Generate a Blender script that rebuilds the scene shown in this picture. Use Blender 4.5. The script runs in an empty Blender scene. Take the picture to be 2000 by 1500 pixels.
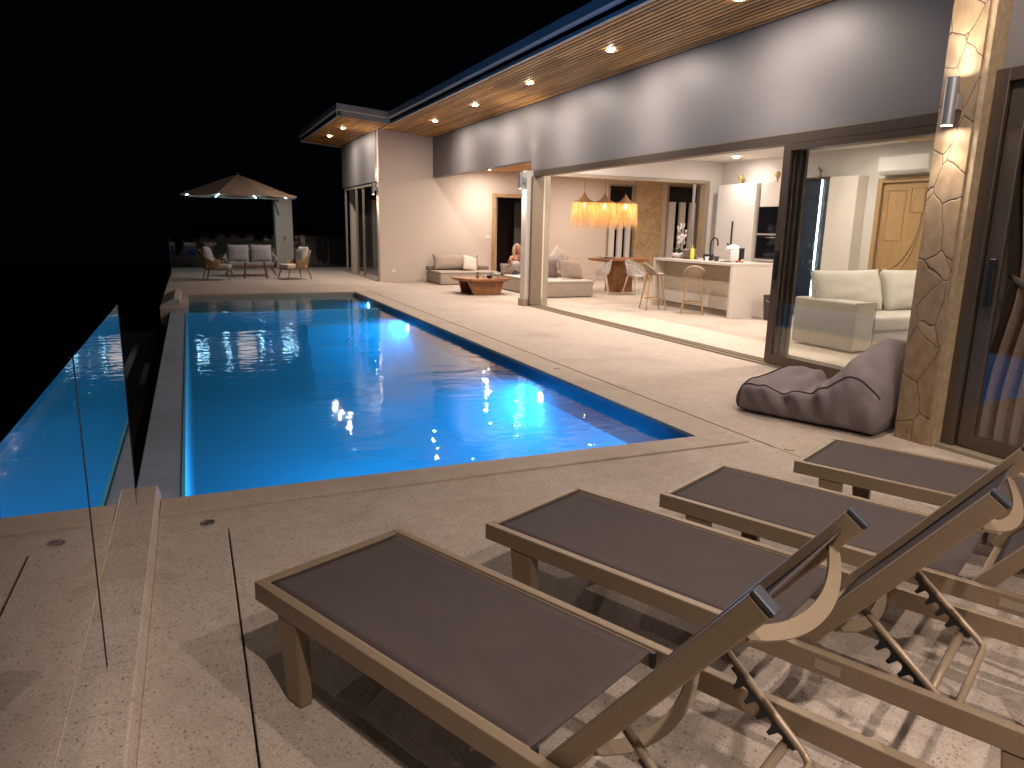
import bpy, bmesh, math, random
from mathutils import Vector, Matrix, noise
random.seed(7)
R = math.radians
sc = bpy.context.scene
COL = sc.collection
# ------------------------------------------------------------------ camera, world, exposure
cd = bpy.data.cameras.new('camera'); cam = bpy.data.objects.new('camera', cd); COL.objects.link(cam)
cam.matrix_world = Matrix(((0.9150, 0.0672, -0.3978, 0), (-0.4029, 0.2026, -0.8925, 0), (0.0206, 0.9769, 0.2126, 1.52), (0, 0, 0, 1)))
m3 = cam.matrix_world.to_3x3(); q = m3.to_quaternion(); q.normalize()
cam.rotation_mode = 'QUATERNION'; cam.location = (0, 0, 1.52); cam.rotation_quaternion = q
cd.sensor_width = 36; cd.lens = 25.25; cd.clip_start = 0.05; cd.clip_end = 2000
sc.camera = cam
w = bpy.data.worlds.new('World'); sc.world = w; w.use_nodes = True
bg = w.node_tree.nodes['Background']; bg.inputs[0].default_value = (0.35, 0.45, 1.0, 1); bg.inputs[1].default_value = 0.0007
sc.view_settings.view_transform = 'Standard'; sc.view_settings.look = 'None'
sc.view_settings.gamma = 1; sc.view_settings.exposure = 1.0
cy = sc.cycles
cy.use_denoising = True; cy.max_bounces = 8; cy.diffuse_bounces = 4; cy.glossy_bounces = 4
cy.transmission_bounces = 6; cy.transparent_max_bounces = 16; cy.sample_clamp_indirect = 6
cy.caustics_refractive = False; cy.caustics_reflective = False

# ------------------------------------------------------------------ materials
def nt(name):
    m = bpy.data.materials.new(name); m.use_nodes = True
    t = m.node_tree; return m, t, t.nodes['Principled BSDF']
def N(t, k, **kw):
    n = t.nodes.new(k)
    for a, b in kw.items(): setattr(n, a, b)
    return n
def ramp(t, fac, stops):
    r = N(t, 'ShaderNodeValToRGB'); e = r.color_ramp.elements
    while len(e) < len(stops): e.new(0.5)
    for i, (p, c) in enumerate(stops): e[i].position = p; e[i].color = (*c, 1)
    t.links.new(fac, r.inputs[0]); return r.outputs[0]
def mixc(t, f, a, b, mode='MIX'):
    m = N(t, 'ShaderNodeMix', data_type='RGBA', blend_type=mode)
    if isinstance(f, (int, float)): m.inputs[0].default_value = f
    else: t.links.new(f, m.inputs[0])
    for i, v in ((6, a), (7, b)):
        if isinstance(v, tuple): m.inputs[i].default_value = (*v, 1)
        else: t.links.new(v, m.inputs[i])
    return m.outputs[2]
def tex(t, kind, scale, vec=None, **kw):
    n = N(t, kind); n.inputs['Scale'].default_value = scale
    for a, b in kw.items():
        if a in n.inputs: n.inputs[a].default_value = b
        else: setattr(n, a, b)
    if vec is not None: t.links.new(vec, n.inputs['Vector'])
    return n
def coords(t, scale=(1, 1, 1), rot=(0, 0, 0)):
    c = N(t, 'ShaderNodeTexCoord'); m = N(t, 'ShaderNodeMapping')
    m.inputs['Scale'].default_value = scale; m.inputs['Rotation'].default_value = rot
    t.links.new(c.outputs['Object'], m.inputs[0]); return m.outputs[0]
def bump(t, p, h, strength, dist=0.01):
    b = N(t, 'ShaderNodeBump'); b.inputs['Strength'].default_value = strength; b.inputs['Distance'].default_value = dist
    t.links.new(h, b.inputs['Height']); t.links.new(b.outputs[0], p.inputs['Normal']); return b
def plain(name, col, rough=0.5, metal=0.0, var=0.06, bs=0.15, scale=30, spec=0.5):
    m, t, p = nt(name); v = coords(t)
    n = tex(t, 'ShaderNodeTexNoise', scale, v, Detail=5.0)
    a = tuple(max(0, c * (1 - var)) for c in col); b = tuple(min(1, c * (1 + var)) for c in col)
    t.links.new(ramp(t, n.outputs[0], [(0.3, a), (0.7, b)]), p.inputs['Base Color'])
    p.inputs['Roughness'].default_value = rough; p.inputs['Metallic'].default_value = metal
    p.inputs['Specular IOR Level'].default_value = spec
    if bs: bump(t, p, n.outputs[0], bs, 0.004)
    return m
def wood(name, a, b, rough=0.45, scale=(1, 1, 1), s=6, bs=0.15):
    m, t, p = nt(name); v = coords(t, scale)
    n = tex(t, 'ShaderNodeTexNoise', s, v, Detail=6.0, Distortion=0.6)
    n2 = tex(t, 'ShaderNodeTexNoise', s * 7, v, Detail=3.0)
    c = ramp(t, n.outputs[0], [(0.3, a), (0.55, tuple((x + y) / 2 for x, y in zip(a, b))), (0.72, b)])
    c = mixc(t, 0.35, c, ramp(t, n2.outputs[0], [(0.35, tuple(x * .6 for x in a)), (0.65, b)]))
    t.links.new(c, p.inputs['Base Color']); p.inputs['Roughness'].default_value = rough
    bump(t, p, n2.outputs[0], bs, 0.003); return m
def fabric(name, col, rough=0.95, scale=350, bs=0.35, var=0.16):
    m, t, p = nt(name); v = coords(t)
    n = tex(t, 'ShaderNodeTexNoise', scale, v, Detail=2.0); n2 = tex(t, 'ShaderNodeTexNoise', 7, v, Detail=4.0)
    c = ramp(t, n.outputs[0], [(0.3, tuple(c * (1 - var) for c in col)), (0.7, tuple(min(1, c * (1 + var)) for c in col))])
    c = mixc(t, 0.25, c, ramp(t, n2.outputs[0], [(0.35, tuple(c * .8 for c in col)), (0.65, tuple(min(1, c * 1.1) for c in col))]))
    t.links.new(c, p.inputs['Base Color']); p.inputs['Roughness'].default_value = rough
    p.inputs['Specular IOR Level'].default_value = 0.2
    mx = N(t, 'ShaderNodeMath', operation='MULTIPLY_ADD'); mx.inputs[1].default_value = 4.0
    t.links.new(n2.outputs[0], mx.inputs[0]); t.links.new(n.outputs[0], mx.inputs[2])
    bump(t, p, mx.outputs[0], bs, 0.004); return m
def emit(name, col, s):
    m, t, p = nt(name); p.inputs['Base Color'].default_value = (*col, 1)
    p.inputs['Emission Color'].default_value = (*col, 1); p.inputs['Emission Strength'].default_value = s
    return m
def glass(name, tint=(0.95, 0.97, 0.96), boost=1.8, rough=0.0):
    m, t, p = nt(name); t.nodes.remove(p); o = t.nodes['Material Output']
    tr = N(t, 'ShaderNodeBsdfTransparent'); tr.inputs[0].default_value = (*tint, 1)
    gl = N(t, 'ShaderNodeBsdfGlossy'); gl.inputs['Roughness'].default_value = rough; gl.inputs[0].default_value = (1, 1, 1, 1)
    fr = N(t, 'ShaderNodeFresnel'); fr.inputs[0].default_value = 1.5
    ge = N(t, 'ShaderNodeNewGeometry'); sb = N(t, 'ShaderNodeMath', operation='SUBTRACT'); sb.inputs[0].default_value = 1
    t.links.new(ge.outputs['Backfacing'], sb.inputs[1])
    mu = N(t, 'ShaderNodeMath', operation='MULTIPLY', use_clamp=True); t.links.new(fr.outputs[0], mu.inputs[0]); mu.inputs[1].default_value = boost
    m2 = N(t, 'ShaderNodeMath', operation='MULTIPLY'); t.links.new(mu.outputs[0], m2.inputs[0]); t.links.new(sb.outputs[0], m2.inputs[1])
    mx = N(t, 'ShaderNodeMixShader'); t.links.new(m2.outputs[0], mx.inputs[0]); t.links.new(tr.outputs[0], mx.inputs[1]); t.links.new(gl.outputs[0], mx.inputs[2])
    t.links.new(mx.outputs[0], o.inputs[0]); return m
def translucent(name, a, b):
    m, t, p = nt(name); v = coords(t, (60, 60, 3)); n = tex(t, 'ShaderNodeTexNoise', 1.0, v, Detail=3.0)
    c = ramp(t, n.outputs[0], [(0.3, a), (0.7, b)]); o = t.nodes['Material Output']
    t.links.new(c, p.inputs['Base Color']); p.inputs['Roughness'].default_value = 0.8
    tl = N(t, 'ShaderNodeBsdfTranslucent'); t.links.new(c, tl.inputs[0])
    mx = N(t, 'ShaderNodeMixShader'); mx.inputs[0].default_value = 0.55
    t.links.new(p.outputs[0], mx.inputs[1]); t.links.new(tl.outputs[0], mx.inputs[2]); t.links.new(mx.outputs[0], o.inputs[0]); return m

def mat_terrazzo(name, base, dark, grain=150, contrast=1.25):
    m, t, p = nt(name); v = coords(t)
    vo = tex(t, 'ShaderNodeTexVoronoi', grain, v); no = tex(t, 'ShaderNodeTexNoise', grain * 1.6, v, Detail=3.0)
    big = tex(t, 'ShaderNodeTexNoise', 0.9, v, Detail=6.0, Roughness=0.6); mid = tex(t, 'ShaderNodeTexNoise', 9, v, Detail=5.0)
    g = ramp(t, no.outputs[0], [(0.34, tuple(c * .30 for c in base)), (0.46, tuple(c * .86 for c in base)), (0.56, base), (0.72, tuple(min(1, c * 1.25) for c in base))])
    cc = ramp(t, vo.outputs['Color'], [(0.08, dark), (0.2, tuple(c * .85 for c in base)), (0.6, base), (0.95, tuple(min(1, c * 1.2) for c in base))])
    c = mixc(t, 0.5 * contrast, g, cc)
    c = mixc(t, 1.0, c, ramp(t, big.outputs[0], [(0.3, (0.82, 0.80, 0.78)), (0.5, (1, 1, 1)), (0.7, (0.93, 0.90, 0.86))]), 'MULTIPLY')
    c = mixc(t, 0.6, c, ramp(t, mid.outputs[0], [(0.35, (0.88, 0.86, 0.84)), (0.6, (1, 1, 1))]), 'MULTIPLY')
    t.links.new(c, p.inputs['Base Color']); p.inputs['Roughness'].default_value = 0.75; p.inputs['Specular IOR Level'].default_value = 0.3
    bump(t, p, no.outputs[0], 0.35, 0.003); return m
def mat_slats():
    m, t, p = nt('oiled timber slats'); v = coords(t, (18, 0.55, 4)); v2 = coords(t, (16.9, 0.0, 0))
    n = tex(t, 'ShaderNodeTexNoise', 1.6, v, Detail=6.0, Distortion=0.4); w_ = tex(t, 'ShaderNodeTexNoise', 9.0, v, Detail=4.0)
    s = N(t, 'ShaderNodeTexWhiteNoise', noise_dimensions='3D'); sn = N(t, 'ShaderNodeVectorMath', operation='FLOOR')
    t.links.new(coords(t, (13.25, 0.4, 0)), sn.inputs[0]); t.links.new(sn.outputs[0], s.inputs['Vector'])
    c = ramp(t, n.outputs[0], [(0.3, (0.34, 0.165, 0.05)), (0.5, (0.62, 0.335, 0.11)), (0.72, (0.78, 0.48, 0.19))])
    c = mixc(t, 0.3, c, ramp(t, w_.outputs[0], [(0.35, (0.24, 0.10, 0.03)), (0.65, (0.62, 0.32, 0.11))]))
    c = mixc(t, 0.75, c, ramp(t, s.outputs['Value'], [(0.0, (0.5, 0.45, 0.42)), (0.5, (1, 1, 1)), (1.0, (1.25, 1.2, 1.1))]), 'MULTIPLY')
    t.links.new(c, p.inputs['Base Color']); p.inputs['Roughness'].default_value = 0.42; bump(t, p, w_.outputs[0], 0.12, 0.002); return m
def mat_stone(name='flagstone cladding', sc_=3.3, joint=(0.03, 0.02, 0.012), jw=0.012, pal=None):
    pal = pal or [(0.0, (0.20, 0.12, 0.06)), (0.35, (0.36, 0.25, 0.14)), (0.7, (0.27, 0.20, 0.15)), (1.0, (0.44, 0.31, 0.17))]
    m, t, p = nt(name); v = coords(t, (1.0, 1.5, 1.0))
    d = tex(t, 'ShaderNodeTexNoise', 3.0, v, Detail=4.0)
    vm = N(t, 'ShaderNodeVectorMath', operation='MULTIPLY_ADD'); t.links.new(d.outputs['Color'], vm.inputs[0]); vm.inputs[1].default_value = (.12, .12, .12); t.links.new(v, vm.inputs[2])
    e = tex(t, 'ShaderNodeTexVoronoi', sc_, vm.outputs[0], feature='DISTANCE_TO_EDGE'); cell = tex(t, 'ShaderNodeTexVoronoi', sc_, vm.outputs[0])
    c = ramp(t, cell.outputs['Color'], pal); f = tex(t, 'ShaderNodeTexNoise', 9, v, Detail=8.0)
    c = mixc(t, 0.45, c, ramp(t, f.outputs[0], [(0.3, (0.22, 0.14, 0.08)), (0.7, (0.50, 0.38, 0.24))]))
    j = ramp(t, e.outputs['Distance'], [(jw * .35, (0, 0, 0)), (jw, (1, 1, 1))])
    c = mixc(t, j, joint, c); t.links.new(c, p.inputs['Base Color']); p.inputs['Roughness'].default_value = 0.8
    h = N(t, 'ShaderNodeMath', operation='MULTIPLY_ADD'); h.inputs[1].default_value = 0.25; t.links.new(f.outputs[0], h.inputs[0]); t.links.new(ramp(t, e.outputs['Distance'], [(0, (0, 0, 0)), (jw * 2.2, (1, 1, 1))]), h.inputs[2])
    bump(t, p, h.outputs[0], 0.45, 0.007); return m
def mat_water():
    m, t, p = nt('pool water'); t.nodes.remove(p); o = t.nodes['Material Output']
    tr = N(t, 'ShaderNodeBsdfTransparent'); tr.inputs[0].default_value = (.80, .95, .99, 1)
    gl = N(t, 'ShaderNodeBsdfGlossy'); gl.inputs['Roughness'].default_value = 0.0; gl.inputs[0].default_value = (1, 1, 1, 1)
    fr = N(t, 'ShaderNodeFresnel'); fr.inputs[0].default_value = 1.33; ge = N(t, 'ShaderNodeNewGeometry')
    m2 = N(t, 'ShaderNodeMath', operation='SUBTRACT', use_clamp=True); t.links.new(fr.outputs[0], m2.inputs[0]); t.links.new(ge.outputs['Backfacing'], m2.inputs[1])
    mx = N(t, 'ShaderNodeMixShader'); t.links.new(m2.outputs[0], mx.inputs[0]); t.links.new(tr.outputs[0], mx.inputs[1]); t.links.new(gl.outputs[0], mx.inputs[2]); t.links.new(mx.outputs[0], o.inputs[0])
    vp = N(t, 'ShaderNodeVolumePrincipled'); vp.inputs['Color'].default_value = (.12, .66, .95, 1); vp.inputs['Density'].default_value = .34
    vp.inputs['Anisotropy'].default_value = .3; t.links.new(vp.outputs[0], o.inputs['Volume'])
    a = tex(t, 'ShaderNodeTexNoise', 2.6, coords(t, (1.0, 1.6, 1)), Detail=2.0, Distortion=0.3)
    b = tex(t, 'ShaderNodeTexNoise', 13, coords(t, (1, 1.9, 1)), Detail=1.0)
    mk = tex(t, 'ShaderNodeTexNoise', 0.45, coords(t), Detail=1.0)
    mr = ramp(t, mk.outputs[0], [(0.35, (0.25, 0.25, 0.25)), (0.62, (1, 1, 1))])
    h = N(t, 'ShaderNodeMath', operation='MULTIPLY_ADD'); h.inputs[1].default_value = 0.10
    t.links.new(b.outputs[0], h.inputs[0]); t.links.new(a.outputs[0], h.inputs[2])
    h2 = N(t, 'ShaderNodeMath', operation='MULTIPLY'); t.links.new(h.outputs[0], h2.inputs[0]); t.links.new(mr, h2.inputs[1])
    bp = bump(t, gl, h2.outputs[0], 0.42, 0.022); t.links.new(bp.outputs[0], fr.inputs['Normal']); return m
def mat_tiles(name, base, s=0.05):
    m, t, p = nt(name)
    br = N(t, 'ShaderNodeTexBrick', offset=0.0); t.links.new(coords(t), br.inputs[0])
    br.inputs['Scale'].default_value = 1; br.inputs['Brick Width'].default_value = s; br.inputs['Row Height'].default_value = s; br.inputs['Mortar Size'].default_value = s * .05
    br.inputs['Color1'].default_value = (*base, 1); br.inputs['Color2'].default_value = (*tuple(c * .9 for c in base), 1); br.inputs['Mortar'].default_value = (*tuple(c * .8 for c in base), 1)
    t.links.new(br.outputs[0], p.inputs['Base Color']); p.inputs['Roughness'].default_value = 0.5; return m

M = {}
M['deck'] = mat_terrazzo('sand wash terrazzo', (0.485, 0.40, 0.338), (0.10, 0.055, 0.03))
M['coping'] = mat_terrazzo('coping stone', (0.485, 0.40, 0.325), (0.12, 0.08, 0.05), 190, .8)
M['floor'] = mat_terrazzo('interior terrazzo', (0.56, 0.48, 0.40), (0.3, 0.24, 0.19), 120, .5)
M['ledge'] = mat_terrazzo('glow tinted wet stone', (0.32, 0.37, 0.48), (0.08, 0.08, 0.09), 170, .6)  # the pool's blue glow is mixed into this base colour
M['wall'] = plain('warm white render', (0.62, 0.53, 0.45), 0.85, var=.03, bs=.12, scale=60)
M['ceil'] = plain('white ceiling paint', (0.74, 0.70, 0.65), 0.9, var=.02, bs=.03)
M['iwall'] = plain('interior white paint', (0.68, 0.645, 0.605), 0.85, var=.02, bs=.04)
M['grey'] = plain('satin grey cladding', (0.165, 0.155, 0.152), 0.5, var=.04, bs=.10, scale=45)
M['fascia'] = plain('dark metal fascia', (0.34, 0.40, 0.46), 0.45, .3, var=.06, bs=.05)
M['fascia_l'] = plain('pale metal fascia', (0.36, 0.33, 0.30), 0.5, .1, var=.06, bs=.05)
M['slats'] = mat_slats()
M['black'] = plain('black void board', (0.012, 0.008, 0.006), 0.9, bs=0)
M['stone'] = mat_stone()
M['stone_in'] = mat_stone('honey stone panel', 5.0, (0.22, 0.13, 0.05), 0.012, [(0, (0.50, 0.34, 0.16)), (.5, (0.74, 0.56, 0.30)), (1, (0.62, 0.44, 0.21))])
M['alu'] = plain('bronze aluminium', (0.125, 0.095, 0.072), 0.38, .55, var=.05, bs=.03)
M['alu_p'] = plain('champagne aluminium', (0.36, 0.30, 0.22), 0.45, .3, var=.05, bs=.03)
M['silver'] = plain('brushed silver', (0.46, 0.46, 0.48), 0.35, .7, var=.05, bs=.03)
M['glass'] = glass('clear glass', (.985, .99, .985), 1.2); M['glass_rail'] = glass('railing glass', (0.88, 0.93, 0.92), 1.9)
M['glass_door'] = glass('tinted door glass', (0.975, 0.985, 0.97), 1.7)
M['water'] = mat_water()
M['pool'] = mat_tiles('pale blue pool tile', (0.22, 0.62, 0.80)); M['pool_dark'] = mat_tiles('navy waterline tile', (0.03, 0.07, 0.11), .1)
M['shallow'] = mat_terrazzo('sandy pool shelf', (0.34, 0.31, 0.26), (0.15, 0.12, 0.1), 120, .6)
M['frame'] = plain('taupe powder coat', (0.26, 0.19, 0.125), 0.42, .25, var=.05, bs=.05, scale=90)
M['sling'] = fabric('brown mesh sling', (0.074, 0.056, 0.052), .7, 700, .25, .3)
M['plastic'] = plain('black plastic', (0.012, 0.012, 0.014), .4, bs=.04)
M['cap'] = plain('slate plastic cap', (0.035, 0.038, 0.05), .45, bs=.04)
M['bean'] = fabric('mauve grey canvas', (0.20, 0.168, 0.168), .95, 260, .5, .14)
M['bean_seam'] = fabric('dark piping', (0.05, 0.036, 0.042))
M['sofa'] = fabric('oatmeal sofa fabric', (0.42, 0.35, 0.29)); M['sofa_w'] = fabric('ivory sofa fabric', (0.56, 0.52, 0.46))
M['sofa_pale'] = fabric('pale mattress top', (0.60, 0.54, 0.48)); M['cush'] = fabric('beige cushion', (0.40, 0.32, 0.26)); M['cush_d'] = fabric('taupe cushion', (0.22, 0.165, 0.145)); M['cush_l'] = fabric('cream cushion', (0.62, 0.56, 0.49))
M['grey_f'] = fabric('light grey cushion', (0.34, 0.32, 0.33)); M['rope'] = fabric('woven rope', (0.30, 0.20, 0.11), .8, 120, 1.0, .35); M['rope_g'] = fabric('grey woven rope', (0.28, 0.25, 0.22), .8, 120, .8, .3)
M['teak'] = wood('teak', (0.16, 0.07, 0.03), (0.36, 0.18, 0.08), .5, (1, 1, .3), 20)
M['slab'] = wood('live edge slab', (0.17, 0.055, 0.018), (0.42, 0.19, 0.065), .3, (1, .35, 1), 7)
M['slab_l'] = wood('pale sapwood edge', (0.40, 0.22, 0.09), (0.60, 0.38, 0.18), .4, (1, 1, 1), 9)
M['oak'] = wood('light oak', (0.36, 0.22, 0.10), (0.55, 0.37, 0.19), .5, (1, 1, .2), 9)
M['oak_door'] = wood('golden door timber', (0.34, 0.20, 0.09), (0.50, 0.32, 0.15), .45, (3, 3, .4), 6)
M['shell'] = plain('taupe seat shell', (0.33, 0.25, 0.18), .6, bs=.05); M['white'] = plain('white lacquer', (0.72, 0.70, 0.67), .35, var=.02, bs=.02)
M['white_m'] = plain('matt white laminate', (0.66, 0.60, 0.54), .5, var=.02, bs=.02); M['veneer'] = wood('pale grey veneer', (0.42, 0.35, 0.27), (0.52, 0.44, 0.35), .5, (.4, .4, 3), 6)
M['counter'] = plain('pale stone counter', (0.58, 0.53, 0.48), .3, var=.05, bs=.03)
M['oven'] = plain('black glass', (0.008, 0.008, 0.010), .08, bs=0); M['bin'] = plain('charcoal plastic', (0.05, 0.045, 0.045), .5)
M['chrome'] = plain('chrome', (0.7, 0.7, 0.72), .12, 1, bs=0); M['kettle'] = plain('steel toaster', (0.30, 0.25, 0.22), .3, .7, bs=.03)
M['yellow'] = plain('yellow bottle', (0.75, 0.62, 0.05), .3); M['leaf'] = plain('dark green leaf', (0.02, 0.05, 0.015), .45, bs=.1); M['petal'] = plain('white petal', (0.8, 0.76, 0.74), .7, bs=.05)
M['blue_in'] = plain('dark blue cabinet lining', (0.012, 0.026, 0.05), .5, bs=0); M['gold'] = plain('gold ornament', (0.55, 0.40, 0.18), .35, .6)
M['curtain'] = fabric('brown curtain', (0.30, 0.21, 0.17), .9, 90, .3, .25); M['sheer'] = fabric('grey lining', (0.26, 0.24, 0.22)); M['sash'] = fabric('tie back band', (0.20, 0.16, 0.135))
M['canopy'] = fabric('taupe parasol canvas', (0.34, 0.235, 0.17), .9, 200, .2); M['fringe'] = translucent('raffia fringe', (0.66, 0.42, 0.19), (0.86, 0.64, 0.36)); M['raffia'] = fabric('woven raffia cap', (0.33, 0.20, 0.10), .9, 160, .8, .3)
M['skin'] = plain('skin', (0.42, 0.20, 0.13), .55, bs=.04, var=.08); M['hair'] = plain('blonde hair', (0.50, 0.36, 0.20), .5, bs=.4, scale=90, var=.3); M['top'] = fabric('white knit top', (0.68, 0.63, 0.6)); M['jeans'] = fabric('dark trousers', (0.04, 0.04, 0.05))
M['eye'] = plain('dark eye', (0.02, 0.012, 0.01), .3, bs=0); M['lip'] = plain('lips', (0.38, 0.10, 0.08), .5, bs=0)
M['lens'] = emit('lamp lens', (1.0, 0.90, 0.78), 90); M['bulb'] = emit('filament bulb', (1.0, 0.75, 0.42), 40); M['led'] = emit('cold white led', (0.35, 0.75, 1.0), 18); M['led_w'] = emit('white led strip', (0.8, 0.88, 1.0), 7)
M['pool_led'] = emit('blue pool lamp', (0.12, 0.50, 1.0), 60)
M['clearglass'] = glass('drinking glass', (0.9, 0.94, 0.95), 2.0); M['red'] = plain('red plastic', (0.4, 0.03, 0.02), .4)
M['night'] = plain('night hillside', (0.012, 0.014, 0.010), 1, var=.4, bs=.5, scale=.5)
M['pale_neigh'] = plain('neighbour render', (0.4, 0.37, 0.33), .9)

# ------------------------------------------------------------------ geometry helpers
class MB:
    def __init__(s): s.b = bmesh.new()
    def add(s, o):
        me = bpy.data.meshes.new('t'); o.to_mesh(me); o.free(); s.b.from_mesh(me); bpy.data.meshes.remove(me); return s
    def box(s, x0, x1, y0, y1, z0, z1, bev=0.0, seg=2, mat=None):
        o = bmesh.new(); bmesh.ops.create_cube(o, size=1)
        for v in o.verts: v.co = Vector(((x0 + x1) / 2 + v.co.x * (x1 - x0), (y0 + y1) / 2 + v.co.y * (y1 - y0), (z0 + z1) / 2 + v.co.z * (z1 - z0)))
        if bev: bmesh.ops.bevel(o, geom=list(o.edges), offset=bev, segments=seg, affect='EDGES', profile=.6)
        if mat is not None: bmesh.ops.transform(o, matrix=mat, verts=o.verts)
        return s.add(o)
    def tube(s, pts, r, seg=10, cap=True, flat=None):
        """sweep; r number or list; flat=(a,b) elliptical factors in the local frame"""
        pts = [Vector(p) for p in pts]; rs = r if isinstance(r, (list, tuple)) else [r] * len(pts)
        b = s.b; rings = []; up = Vector((0, 0, 1)); n = None
        for i, p in enumerate(pts):
            d = (pts[min(i + 1, len(pts) - 1)] - pts[max(i - 1, 0)]).normalized()
            if n is None:
                n = d.cross(up) if abs(d.z) < .95 else d.cross(Vector((1, 0, 0)))
            n = (n - d * n.dot(d)).normalized(); m_ = d.cross(n)
            fa, fb = flat or (1, 1)
            rings.append([b.verts.new(p + (n * math.cos(a) * fa + m_ * math.sin(a) * fb) * rs[i]) for a in [2 * math.pi * k / seg for k in range(seg)]])
        for i in range(len(rings) - 1):
            for k in range(seg): b.faces.new((rings[i][k], rings[i][(k + 1) % seg], rings[i + 1][(k + 1) % seg], rings[i + 1][k]))
        if cap: b.faces.new(rings[0][::-1]); b.faces.new(rings[-1])
        return s
    def lathe(s, prof, cx=0, cy=0, seg=20, cap=True):
        b = s.b; rings = []
        for r, z in prof: rings.append([b.verts.new((cx + r * math.cos(2 * math.pi * k / seg), cy + r * math.sin(2 * math.pi * k / seg), z)) for k in range(seg)])
        for i in range(len(rings) - 1):
            for k in range(seg): b.faces.new((rings[i][k], rings[i][(k + 1) % seg], rings[i + 1][(k + 1) % seg], rings[i + 1][k]))
        if cap: b.faces.new(rings[0][::-1]); b.faces.new(rings[-1])
        return s
    def prism(s, poly, vec):
        b = s.b; a = [b.verts.new(p) for p in poly]; c = [b.verts.new(Vector(p) + Vector(vec)) for p in poly]; n = len(a)
        b.faces.new(a[::-1]); b.faces.new(c)
        for i in range(n): b.faces.new((a[i], a[(i + 1) % n], c[(i + 1) % n], c[i]))
        return s
    def ell(s, c, r, seg=16, rings=10, mat=None):
        o = bmesh.new(); bmesh.ops.create_uvsphere(o, u_segments=seg, v_segments=rings, radius=1)
        for v in o.verts: v.co = Vector((v.co.x * r[0], v.co.y * r[1], v.co.z * r[2]))
        if mat is not None: bmesh.ops.transform(o, matrix=mat, verts=o.verts)
        for v in o.verts: v.co += Vector(c)
        return s.add(o)
    def xf(s, m): bmesh.ops.transform(s.b, matrix=m, verts=s.b.verts); return s
    def build(s, name, mat, parent=None, smooth=False, mods=None):
        bmesh.ops.recalc_face_normals(s.b, faces=s.b.faces)
        me = bpy.data.meshes.new(name); s.b.to_mesh(me); s.b.free()
        if smooth:
            for p in me.polygons: p.use_smooth = True
        me.materials.append(M[mat] if isinstance(mat, str) else mat)
        o = bpy.data.objects.new(name, me); COL.objects.link(o)
        if parent: o.parent = parent
        if smooth == 'auto':
            for p in me.polygons: p.use_smooth = True
            try: me.set_sharp_from_angle(angle=R(40))
            except Exception: pass
        return o
def tag(o, label=None, cat=None, group=None, kind=None):
    if label: o['label'] = label
    if cat: o['category'] = cat
    if group: o['group'] = group
    if kind: o['kind'] = kind
    return o
def thing(name, label, cat, loc=(0, 0, 0), rz=0, group=None):
    o = bpy.data.objects.new(name, None); COL.objects.link(o); o.location = loc; o.rotation_euler = (0, 0, R(rz)); o.empty_display_size = .1
    return tag(o, label, cat, group)
def kids(o): return [c for c in bpy.data.objects if c.parent == o]
def dup(root, loc, rz, label):
    def cp(o, par):
        c = o.copy(); COL.objects.link(c); c.parent = par
        for k in kids(o): cp(k, c)
        return c
    r = cp(root, None); r.location = loc; r.rotation_euler = (0, 0, R(rz)); r['label'] = label; return r
def spot(name, parent, loc, power, size=100, blend=.7, col=(1, .80, .60), rad=.035, dirv=(0, 0, -1)):
    l = bpy.data.lights.new(name, 'SPOT'); l.energy = power; l.spot_size = R(size); l.spot_blend = blend; l.color = col; l.shadow_soft_size = rad
    o = bpy.data.objects.new(name, l); COL.objects.link(o); o.parent = parent; o.location = loc
    o.rotation_euler = Vector(dirv).to_track_quat('-Z', 'Y').to_euler(); return o
def point(name, parent, loc, power, col, rad=.04):
    l = bpy.data.lights.new(name, 'POINT'); l.energy = power; l.color = col; l.shadow_soft_size = rad
    o = bpy.data.objects.new(name, l); COL.objects.link(o); o.parent = parent; o.location = loc; return o
def struct(o): return tag(o, kind='structure')

# ------------------------------------------------------------------ terrace, pool
ZW = -0.07
b = MB()
def dk(x0, x1, y0, y1, z=0.0, zb=-.3): b.box(x0, x1, y0, y1, zb, z, .003, 1)
dk(-.24, .079, -6, 3.69); dk(.086, 3.785, -6, 3.69); dk(-.24, 3.785, 3.692, 3.96)
dk(3.803, 6.2, 3.4, 16.9); dk(3.8, 5.2, -6, 3.398)
dk(3.787, 3.798, -6, 3.8)
dk(-.56, 3.785, 16.9, 26.6); dk(3.787, 6.2, 16.902, 19.5); dk(3.787, 8.5, 19.502, 26.6)
dk(-.56, 3.785, 16.72, 16.898)
b.build('terrace', 'deck'); struct(bpy.data.objects['terrace'])
# coping band, a hair proud of the deck
b = MB()
b.box(-.24, 3.7, 3.962, 4.2, -.3, .014, .004, 1); b.box(3.4, 3.7, 4.202, 16.6, -.3, .014, .004, 1)
b.box(-.56, 3.7, 16.602, 16.718, -.3, .014, .004, 1); b.box(3.702, 3.785, 3.962, 16.718, -.3, 0.0)
c_ = b.build('pool_coping', 'coping'); tag(c_, 'pale stone coping band around the pool', 'pool coping', kind='structure')
b = MB(); b.box(6.2, 16.2, 3.5, 19.5, -.3, 0.0); struct(b.build('floor', 'floor'))
b = MB(); b.box(3.783, 3.802, 3.8, 16.9, -.3, -.03); b.box(.074, .09, -6, 3.69, -.3, -.03); struct(b.build('drain_channel', 'alu'))
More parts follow.
